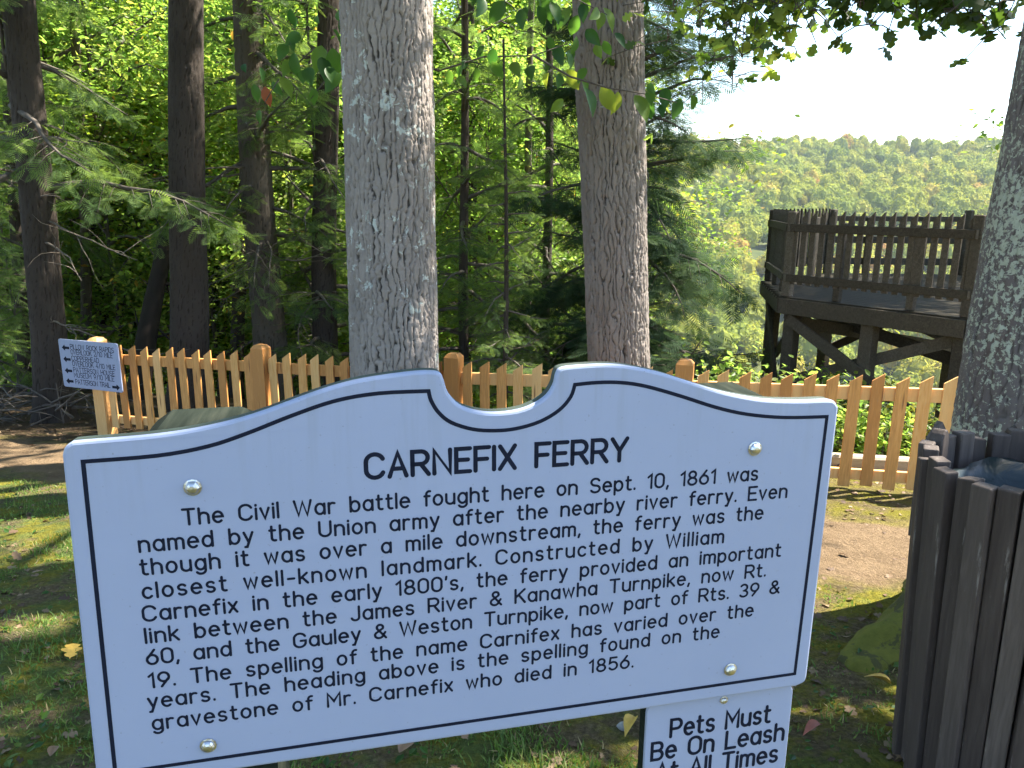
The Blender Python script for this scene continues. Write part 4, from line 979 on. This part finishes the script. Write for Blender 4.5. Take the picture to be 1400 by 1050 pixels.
# ------------------------------------------------------------------ picket fence
def on_fence(xp, y=545):
    r = ray(xp, y); n_ = np.array([-(FL[1]-FL[0])[1], (FL[1]-FL[0])[0]]); t_ = (n_@FL[0])/(n_@r[:2]); p = EYE[:2]+t_*r[:2]; return p
FD = (FL[1]-FL[0])/np.linalg.norm(FL[1]-FL[0]); FN = np.array([FD[1], -FD[0]])
if FN[1] > 0: FN = -FN
posts = [on_fence(142), on_fence(361), on_fence(621), on_fence(934)]
posts.append(posts[-1]+FD*np.linalg.norm(posts[-1]-posts[-2])*1.02)
fb = posts[0]; fence = thing('picket_fence', 'new orange cedar picket fence with slant-cut pickets along the edge of the wood', 'fence', (fb[0], fb[1], gz(*fb)))
FZ = gz(*fb); FRz = math.atan2(FD[1], FD[0]); fence.rotation_euler = (0, 0, FRz)
def fl_(p): d = p-fb; return d@FD, gz(*p)-FZ+.07*max(0.0, 1-(d@FD)/4.5)        # along, height (fence local: x along, -y toward camera)
def post_mesh(me_name, hgt, wd=.15):
    mb = MB(); q = wd/2; c_ = .028
    V = []
    for ins, z in ((0, -.3), (0, hgt-.035), (c_, hgt), (q*.99, hgt+.012)): V += [(-q+ins, -q+ins, z), (q-ins, -q+ins, z), (q-ins, q-ins, z), (-q+ins, q-ins, z)]
    F = [[r*4+k, r*4+(k+1) % 4, r*4+(k+1) % 4+4, r*4+k+4] for r in range(3) for k in range(4)]+[[12, 13, 14, 15]]
    mb.add(np.array(V), [np.array(F)]); return mb.build(me_name, MT['cedar'], fence)
pm = None
for k, p in enumerate(posts):
    x, z = fl_(p)
    if pm is None: o = post_mesh('post', 1.10); pm = o
    else: o = pm.copy(); COL.objects.link(o)
    o.location = (x, 0, z)
def picket_mesh(wd=.094, hgt=.99, slant=.066, tk=.021):
    mb = MB(); h_ = wd/2; P2 = [(-h_, 0), (h_, 0), (h_, hgt), (-h_, hgt-slant)]
    P3 = [(x, z) for x, z in P2]; V = [(x, -tk/2, z) for x, z in P3]+[(x, tk/2, z) for x, z in P3]
    mb.add(np.array(V), [np.array([[0, 1, 2, 3], [7, 6, 5, 4], [0, 4, 5, 1], [1, 5, 6, 2], [2, 6, 7, 3], [3, 7, 4, 0]])])
    o = mb.build('picket', MT['cedar'], fence)
    bv = o.modifiers.new('bevel', 'BEVEL'); bv.width = .002; bv.segments = 1
    return o
pk = None; rng = random.Random(5)
for k in range(len(posts)-1):
    xa, za = fl_(posts[k]); xb, zb = fl_(posts[k+1]); L = xb-xa
    for (hz, hh) in ((.855, .115), (.135, .095)):
        mb = MB(); mb.beam((xa+.0755, .012, za+hz), (xb-.0755, .012, zb+hz), .038, hh, .003); mb.build('rail', MT['cedar'], fence)
    n = 12
    for q in range(n):
        f = (q+.9)/(n+.8); x = xa+L*f
        if pk is None: o = pk = picket_mesh()
        else: o = pk.copy(); COL.objects.link(o)
        o.location = (x, -.0185, za+(zb-za)*f+.035+rng.uniform(-.012, .012)); o.rotation_euler = (rng.uniform(-.006, .006), rng.uniform(-.012, .012), rng.uniform(-.02, .02))

# trail sign on the end post
a = px(79, 463, 8.72); b_ = px(160, 470, 8.72*ray(79, 463)[2]/ray(160, 470)[2]); 
tx = (b_-a); tx[2] = 0; TW = np.linalg.norm(tx); tx /= TW
tn = np.array([tx[1], -tx[0], 0.0]); low = px(88, 532, 8.72); TH = a[2]-low[2]
ts = thing('trail_sign', 'small grey-white trail direction sign with arrows on the end post of the picket fence', 'sign')
frame_at(ts, a+np.array([0, 0, -TH]), tx, (0, 0, 1), tn)
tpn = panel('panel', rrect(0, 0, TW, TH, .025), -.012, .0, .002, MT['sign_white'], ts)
mb = MB(); u = TW/.70; cp = .043*u; rows = [(.845, .20, .93, 'PILLOW ROCK RAPIDS'), (.735, .20, .90, 'OVERLOOK 2/10 MILE'), (.605, .20, .66, 'COPPERHEAD'), (.495, .20, .92, 'OVERLOOK 4/10 MILE'), (.365, .205, .90, 'PATTERSON HOUSE'), (.255, .205, .88, 'MUSEUM 9/10 MILE'), (.115, .215, .80, 'PATTERSON TRAIL')]
for (fy, fx0, fx1, s) in rows: text_mesh(mb, s, fx0*TW, fy*TH-cp*.35, cp, .0058*u, fx1*TW, gap=22, space=56, z=.0005)
def arrow(cx, cy, sgn, s):
    P = np.array([(-1, 0), (-.25, .62), (-.1, .26), (1, .26), (1, -.26), (-.1, -.26), (-.25, -.62)])*np.array([sgn*s, s]); 
    F = [[0, 6, 1], [6, 5, 1], [5, 2, 1], [5, 4, 2], [4, 3, 2]]
    if sgn < 0: F = [f[::-1] for f in F]
    mb.add(np.c_[P+np.array([cx, cy]), np.full(7, .0005)], [np.array(F)])
for fy in (.825, .585, .345, .125): arrow(.115*TW, fy*TH, 1, .045*u)
arrow(.90*TW, .10*TH, -1, .045*u)
mb.build('lettering', MT['letter'], tpn)

# timber edging behind the fence
p = px(1135, 622, 7.6); q = px(1300, 640, 7.3); p[2] = gz(p[0], p[1])+.06; q[2] = gz(q[0], q[1])+.06
mb = MB(); mb.beam(p, q, .12, .13, .02); tag(mb.build('edging_timber', MT['pale_wood']), 'pale squared timber lying on the ground just behind the right-hand pickets', 'timber')

# ------------------------------------------------------------------ overlook deck
DB = px(1067, 405, 10.5); DZ = DB[2]; DA = at_z(1043, 383, DZ)
h0 = math.radians(144.0); Lf = 2.42
verts = [np.array([DA[0], DA[1]]), DB[:2].copy()]
hd = h0; cur = DB[:2].copy()
for k in range(6):
    cur = cur+Lf*np.array([math.sin(hd), math.cos(hd)]); verts.append(cur.copy()); hd -= math.radians(46)
verts = verts[:8]; ctr = np.mean(verts, 0)
deck = thing('observation_deck', 'dark weathered wooden overlook deck on braced legs above the gorge', 'deck', (ctr[0], ctr[1], DZ))
VL = [v-ctr for v in verts]                      # local plan
def inset(f): return [v*(1-f/np.linalg.norm(v)) for v in VL]
VO = VL
mb = MB(); nb = 34                                # floor boards, clipped to the octagon
ang = h0-math.pi; bd = np.array([math.sin(h0), math.cos(h0)]); bn = np.array([bd[1], -bd[0]])
pr = np.array([v@bn for v in VO]); lo, hi_ = pr.min(), pr.max(); bw = (hi_-lo)/nb
for k in range(nb):
    for_c = lo+(k+.5)*bw; xs_ = []
    for i in range(8):
        a2, b2 = VO[i], VO[(i+1) % 8]; pa, pb = a2@bn-for_c, b2@bn-for_c
        if pa*pb < 0: u = pa/(pa-pb); xs_.append((a2+(b2-a2)*u)@bd)
    if len(xs_) >= 2:
        s0, s1 = min(xs_), max(xs_); c0 = bn*for_c
        mb.beam(np.append(c0+bd*(s0+.01), -.02), np.append(c0+bd*(s1-.01), -.02), bw-.008, .038, .003)
mb.build('floor', MT['deck_floor'], deck)
mbr = MB(); mbj = MB()
for i in range(8):
    a2, b2 = VO[i], VO[(i+1) % 8]; e = (b2-a2)/np.linalg.norm(b2-a2); out = np.array([e[1], -e[0]]); out = out if out@(a2+b2) > 0 else -out
    mbj.beam(np.append(a2+out*.015, -.125), np.append(b2+out*.015, -.125), .04, .205, .004)
for off in (-.9, 0.0, .9):
    c0 = bn*off; mbj.beam(np.append(c0-bd*2.3, -.18), np.append(c0+bd*2.3, -.18), .05, .22, .004)
mbj.build('joists', MT['deck_wood'], deck)
rp = None
def deck_post(pt2, z0, z1, wd=.125):
    mb = MB(); mb.box((pt2[0], pt2[1], (z0+z1)/2), (wd, wd, z1-z0), np.array([[bd[0], bn[0], 0], [bd[1], bn[1], 0], [0, 0, 1]]), .01); return mb
VI = inset(.10)
for i in range(8):
    deck_post(VI[i], .0, 1.13, .12).build('railing_post', MT['deck_wood'], deck)
    a2, b2 = VI[i], VI[(i+1) % 8]; d = b2-a2; L = np.linalg.norm(d); e = d/L; out = np.array([e[1], -e[0]]); out = out if out@(a2+b2) > 0 else -out
    for f in (.31, .72): deck_post(a2+d*f-out*.02, .0, 1.0, .09).build('railing_post', MT['deck_wood'], deck)
    for (z, hh) in ((.92, .105), (.255, .10)) if i not in (3, 4, 5, 6) else ((.97, .09), (.60, .12), (.22, .12)):
        mb = MB(); mb.beam(np.append(a2+out*.055-e*.06, z), np.append(b2+out*.055+e*.06, z), .04, hh, .004); mb.build('rail', MT['deck_wood'], deck)
    if i in (3, 4, 5, 6): continue
    mb = MB(); n = int(L/.126)
    for k in range(n):
        f = (k+.5)/n; c2 = a2+d*f+out*.022
        P2 = np.array([(-.037, .17), (.037, .17), (.037, 1.145), (-.037, 1.055)])
        # local x along e seen from outside left->right
        ex = e if (np.cross(out, e) > 0) else -e
        V = [np.append(c2+ex*x+out*o_, z) for o_ in (.012, -.012) for x, z in P2]
        mb.add(np.array(V), [np.array([[0, 1, 2, 3], [7, 6, 5, 4], [0, 4, 5, 1], [1, 5, 6, 2], [2, 6, 7, 3], [3, 7, 4, 0]])])
    mb.build('railing_slats', MT['deck_wood'], deck)
legs = []
for i in range(8):
    a2, b2 = VL[i]*.93, VL[(i+1) % 8]*.93
    legs.append(a2); legs.append((a2+b2)/2)
for k, p2 in enumerate(legs):
    if k % 2 and k not in (3, 5): continue
    wz = gz(*(ctr+p2))-DZ; deck_post(p2, wz-.5, -.23, .17).build('leg', MT['deck_wood'], deck)
for i in range(8):
    a2, b2 = VL[i]*.93, VL[(i+1) % 8]*.93; o_ = (a2+b2)/2; o_ = o_/np.linalg.norm(o_)*.11
    for (za, zb, sgn) in ((-.30, -1.45, 1), (-1.2, -.26, -1)):
        mb = MB(); mb.beam(np.append(a2+o_*sgn, za), np.append(b2+o_*sgn, zb), .045, .15, .004); mb.build('brace', MT['deck_wood'], deck)
# cross braces through the middle
for (i, j) in ((1, 6), (2, 5), (0, 3)):
    mb = MB(); mb.beam(np.append(VL[i]*.9, -.32-.05*i), np.append(VL[j]*.9, -1.25-.05*i), .045, .17, .004); mb.build('brace', MT['deck_wood'], deck)
# bench along the far railing
bench = thing('bench', 'weathered wooden bench standing inside the far railing of the deck', 'bench', (ctr[0], ctr[1], DZ))
a2, b2 = inset(.55)[5], inset(.55)[6]
mb = MB(); mb.beam(np.append(a2, .44), np.append(b2, .44), .34, .045, .004); mb.build('seat', MT['deck_wood'], bench)
for f in (.1, .5, .9):
    c2 = a2+(b2-a2)*f; mb = MB(); mb.box((c2[0], c2[1], .21), (.09, .09, .42), None, .004); mb.build('leg', MT['deck_wood'], bench)

# ------------------------------------------------------------------ slatted trash bin
TC = px(1434, 630, 2.36); TC[2] = gz(TC[0], TC[1]); TOPZ = px(1434, 630, 2.36)[2]-TC[2]
can = thing('trash_bin', 'dark brown slatted wooden trash bin with a plastic liner in front of the lichen oak', 'trash bin', TC)
Rc = .325; ns = 31; rng = random.Random(2); sm = []
def slat_mesh(hgt, kind):
    mb = MB(); w2, d2 = .029, .023
    if kind == 2:       # round-cornered top
        P2 = [(-w2, -.10), (w2, -.10), (w2, hgt-.05)]+[(w2*math.cos(q)*1.0, hgt-.05+.05*math.sin(q)) for q in np.linspace(.3, 2.8, 6)]+[(-w2, hgt-.05)]
    else: P2 = [(-w2, -.10), (w2, -.10), (w2, hgt), (-w2, hgt-(.012 if kind else 0))]
    n = len(P2); V = [(-d2, x, z) for x, z in P2]+[(d2, x, z) for x, z in P2]; i = np.arange(n); j = (i+1) % n
    mb.add(np.array(V), [np.stack([i, i+n, j+n, j], 1), np.array([i]), np.array([i[::-1]+n])])
    o = mb.build('slat', MT['slat'], can); bv = o.modifiers.new('bevel', 'BEVEL'); bv.width = .005; bv.segments = 2; return o
sm = [slat_mesh(TOPZ-.005, 0), slat_mesh(TOPZ-.02, 1), slat_mesh(TOPZ+.02, 2)]
cam_az = math.atan2(-TC[1], -TC[0])
for k in range(ns):
    an = cam_az+2*np.pi*k/ns; kind = [0, 1, 0][k % 3]
    if k in (22,): kind = 2
    o = sm[kind]
    if o.get('used'): o = o.copy(); COL.objects.link(o)
    o['used'] = 1; rr = Rc+(.012 if k % 2 else -.006)
    rb = rr-.04*TOPZ; o.location = (rb*math.cos(an), rb*math.sin(an), rng.uniform(-.012, .012)); o.rotation_euler = (rng.uniform(-.008, .008), .04, an+rng.uniform(-.05, .05))
for o in can.children:
    if 'used' in o: del o['used']
for z in (.18, TOPZ-.16):
    P = [(math.cos(q)*(Rc-.035), math.sin(q)*(Rc-.035-.04*(TOPZ-z)), z) for q in np.linspace(0, 2*np.pi, 33)]
    mb = MB(); mb.tube(np.array(P), .012, 6); mb.build('hoop', MT['metal_dark'], can, True)
# liner bag folded over the inner drum rim
th = np.linspace(0, 2*np.pi, 73)[:-1]; prof = [(.17, .10), (.205, TOPZ-.20), (.215, TOPZ-.16), (.235, TOPZ-.085), (.255, TOPZ-.09), (.260, TOPZ-.16), (.25, TOPZ-.32)]
V = []
for q, (r_, z_) in enumerate(prof):
    wv = .006*np.sin(th*7+q*.8)+.004*np.sin(th*13+q*2.1)+.010*np.sin(th*3+q)
    V += [((r_+wv_)*math.cos(t_), (r_+wv_)*math.sin(t_), z_+.6*wv_) for t_, wv_ in zip(th, wv)]
n = 72; i = np.arange(n); j = (i+1) % n
F = np.concatenate([np.stack([i+q*n, j+q*n, j+(q+1)*n, i+(q+1)*n], 1) for q in range(len(prof)-1)])
lb = thing('liner_bag', 'glossy dark plastic bag lining the slatted trash bin', 'bag', TC)
mesh('bag', np.array(V), [F, np.array([i[::-1]])], MT['bag'], lb, True)
# taller pointed boards at the back of the bin
for (xc, D) in ((1318, 2.60), (1392, 2.66)):
    p = px(xc, 585, D); p -= TC; an = math.atan2(p[1], p[0]); rr = Rc+.045
    mb = MB(); hz = p[2]; P2 = [(-.078, hz-.10), (0, hz), (.078, hz-.10), (.07, hz-.42), (-.07, hz-.42)]
    V = [(-.011, x, z) for x, z in P2]+[(.011, x, z) for x, z in P2]; i5 = np.arange(5); j5 = (i5+1) % 5
    mb.add(np.array(V), [np.stack([i5, j5, j5+5, i5+5], 1), np.array([i5[::-1]]), np.array([i5+5])])
    o = mb.build('back_board', MT['slat'], can); o.location = (rr*math.cos(an), rr*math.sin(an), 0); o.rotation_euler = (0, 0, an)

# ------------------------------------------------------------------ grass, litter, single leaves
rng = np.random.RandomState(77)
N = 300000; Y = .9+6.6*rng.rand(N)**1.5; X = rng.uniform(-1, 1, N)*(Y*.85+.9)
cl = fbm(X*2.4, Y*2.4, 61, 4); cl2 = fbm(X*8, Y*8, 63, 3)
dens = np.clip((cl-.34)*3.2, 0.04, 1)*np.clip((cl2-.22)*3, .1, 1)*np.where(X > .6, .6, 1.0)
keep = (rng.rand(N) < dens) & ~on_path(X, Y) & ~beyond_path(X, Y)
X, Y, cl = X[keep], Y[keep], cl[keep]; N = len(X); Z = surf_z(X, Y)-.004
hgt = (.012+.036*rng.rand(N)**2)*np.clip(.4+1.6*(cl-.3)*2, .4, 1.5)*np.where(X > .6, .75, 1.0)
bl = np.array([(-.06, 0, 0), (.06, 0, 0), (-.045, .5, .08), (.045, .5, .08), (0, 1, .32)])
d = np.stack([rng.normal(0, .45, N), rng.normal(0, .45, N), np.ones(N)], 1); up = np.stack([rng.normal(0, 1, N), rng.normal(0, 1, N), np.zeros(N)], 1)
s_, d_, n_ = rot_basis(d, up); S = hgt
wv = np.clip(.0032/np.maximum(S, .01), .05, .2)
tint = np.clip(rng.rand(N)*.6+(cl-.4)*.4+.1, 0, .9); tint[rng.rand(N) < .07] = 1
k = 5; Vv = np.stack([X, Y, Z], 1)[:, None] + S[:, None, None]*((bl[None, :, 0:1]*(wv/.06)[:, None, None])*s_[:, None]+bl[None, :, 1:2]*d_[:, None]+bl[None, :, 2:3]*n_[:, None])
base = np.arange(N)[:, None]*5
gr = mesh('grass', Vv.reshape(-1, 3), [base+np.array([[0, 1, 3, 2]]), base+np.array([[2, 3, 4]])], MT['grass'], None, False, {'tint': np.repeat(tint, 5)})
gr['kind'] = 'stuff'; gr['label'] = 'short patchy grass on the slope round the sign'; gr['category'] = 'grass'
# litter
N = 9000; Y = 1.0+9.5*rng.rand(N)**1.1; X = rng.uniform(-1, 1, N)*(Y*.9+.8)
w_ = np.where(beyond_path(X, Y), 1.0, np.where(on_path(X, Y), .12, np.where(fbm(X*1.7, Y*1.7, 71, 3) > .46, .75, np.where(X > .5, .5, .16)))); kp = rng.rand(N) < w_; X, Y = X[kp], Y[kp]; N = len(X)
P = np.stack([X, Y, surf_z(X, Y)+.008], 1); d = np.stack([rng.normal(0, 1, N), rng.normal(0, 1, N), rng.normal(0, .2, N)], 1)
V, F, tt = scatter(OAK_V*np.array([1, 1, 2.5])*(1, 1, 1), OAK_F, P, rot_basis(d, np.array([0, 0, 1.0])+rng.normal(0, .3, (N, 3))), rng.uniform(.022, .07, N), rng.rand(N)*.9)
lt = mesh('leaf_litter', V, F, MT['litter'], None, False, {'tint': tt}); lt['kind'] = 'stuff'; lt['label'] = 'brown fallen leaves scattered over path, moss and forest floor'; lt['category'] = 'leaf litter'
# low clover-like weeds in the grass
N = 7000; Y = 1.2+5.5*rng.rand(N)**1.3; X = rng.uniform(-1, 1, N)*(Y*.8+.6); c_ = fbm(X*3, Y*3, 91, 3)
kp = ((c_ > .5) | ((X > .6) & (c_ > .44))) & ~on_path(X, Y) & ~beyond_path(X, Y); X, Y = X[kp], Y[kp]; N = len(X)
P = np.stack([X, Y, surf_z(X, Y)+.012+.02*rng.rand(N)], 1); d = np.stack([rng.normal(0, 1, N), rng.normal(0, 1, N), rng.normal(.2, .25, N)], 1)
V, F, tt = scatter(LEAF_V, LEAF_F, P, rot_basis(d, np.array([0, 0, 1.0])+rng.normal(0, .25, (N, 3))), rng.uniform(.012, .042, N)*(.6+.8*rng.rand(N)), rng.rand(N)*.8)
wd_ = mesh('ground_weeds', V, F, MT['leaf_broad'], None, False, {'tint': tt}); wd_['kind'] = 'stuff'; wd_['label'] = 'low broad-leaved weeds among the grass'; wd_['category'] = 'weeds'
def fallen(x, y, size, mat, lab, rz, tmpl=(OAK_V, OAK_F), lift=.03, tilt=.35):
    p = gpx(x, y); p[2] = float(surf_z(np.array([p[0]]), np.array([p[1]]))[0])+lift
    V = tmpl[0]*size*np.array([1, 1, 2.2]); o = mesh('fallen_leaf', V, tmpl[1], mat, None, True); o.location = p; o.rotation_euler = (tilt, tilt*.5, rz)
    return tag(o, lab, 'leaf', 'fallen leaves on the grass')
fallen(96, 905, .11, MT['yellow_leaf'], 'curled golden leaf on the grass at the left edge of the big sign', .4, lift=.02)
fallen(1122, 1002, .08, MT['red_leaf'], 'reddish curled leaf on the moss right of the small notice plate', 2.0, (OVAL_V, OVAL_F))
fallen(1217, 946, .09, MT['yellow_leaf'], 'orange-yellow leaf at the foot of the slatted bin', 1.2, (OVAL_V, OVAL_F), .03, .6)
fallen(868, 990, .09, MT['yellow_leaf'], 'yellow leaf on the grass just left of the post under the big sign', 2.6, (OVAL_V, OVAL_F))
fallen(640, 1022, .08, MT['brown_leaf'], 'brown leaf on the grass below the middle of the big sign', .9)
fallen(546, 1044, .09, MT['brown_leaf'], 'tan leaf at the bottom edge below the big sign', -.5, (OVAL_V, OVAL_F))
fallen(12, 1028, .07, MT['brown_leaf'], 'brown leaf in the grass at the lower left corner', 1.9)
fallen(70, 1043, .06, MT['brown_leaf'], 'small brown leaf in the grass beside the bottom left of the sign', .2, (OVAL_V, OVAL_F))
fallen(62, 790, .06, MT['brown_leaf'], 'withered brown leaf midway down the grass left of the sign', 2.3)
p = gpx(852, 996); mb = MB(); rr = np.random.RandomState(4)
th = np.linspace(0, 2*np.pi, 13)[:-1]; V = [(0, 0, .02)]
for q in range(1, 6):
    ph = np.pi*q/6; V += [(.022*math.sin(ph)*math.cos(t_)*(1+rr.normal(0, .08)), .017*math.sin(ph)*math.sin(t_)*(1+rr.normal(0, .08)), .018*math.cos(ph)) for t_ in th]
V.append((0, 0, -.018)); i = np.arange(12); j = (i+1) % 12
mb.add(np.array(V), [np.concatenate([np.stack([1+i+q*12, 1+i+(q+1)*12, 1+j+(q+1)*12, 1+j+q*12], 1) for q in range(4)]), np.stack([np.zeros(12, int), 1+i, 1+j], 1), np.stack([np.full(12, 61), 49+j, 49+i], 1)])
MT['stone'] = flat_mat('pebble', (.30, .29, .27), .8, 0, .2, 40)
o = mb.build('pebble', MT['stone'], None, True); o.location = (p[0], p[1], float(surf_z(np.array([p[0]]), np.array([p[1]]))[0])+.012); tag(o, 'small grey pebble in the grass beside the post under the big sign', 'pebble')

# ------------------------------------------------------------------ air
HAZE = 0.00009
mb = MB(); mb.box((0, 720, -20), (3060, 2060, 250)); m = new_mat('haze_air'); t = NT(m)
pv = t.n('ShaderNodeVolumePrincipled'); pv.inputs['Color'].default_value = (.74, .86, 1.0, 1); pv.inputs['Density'].default_value = HAZE; pv.inputs['Anisotropy'].default_value = .1
oo = t.n('ShaderNodeOutputMaterial'); t.l(pv.outputs[0], oo.inputs['Volume'])
hz = mb.build('haze', m); hz['kind'] = 'stuff'; hz['label'] = 'pale haze over the gorge'; hz['category'] = 'haze'
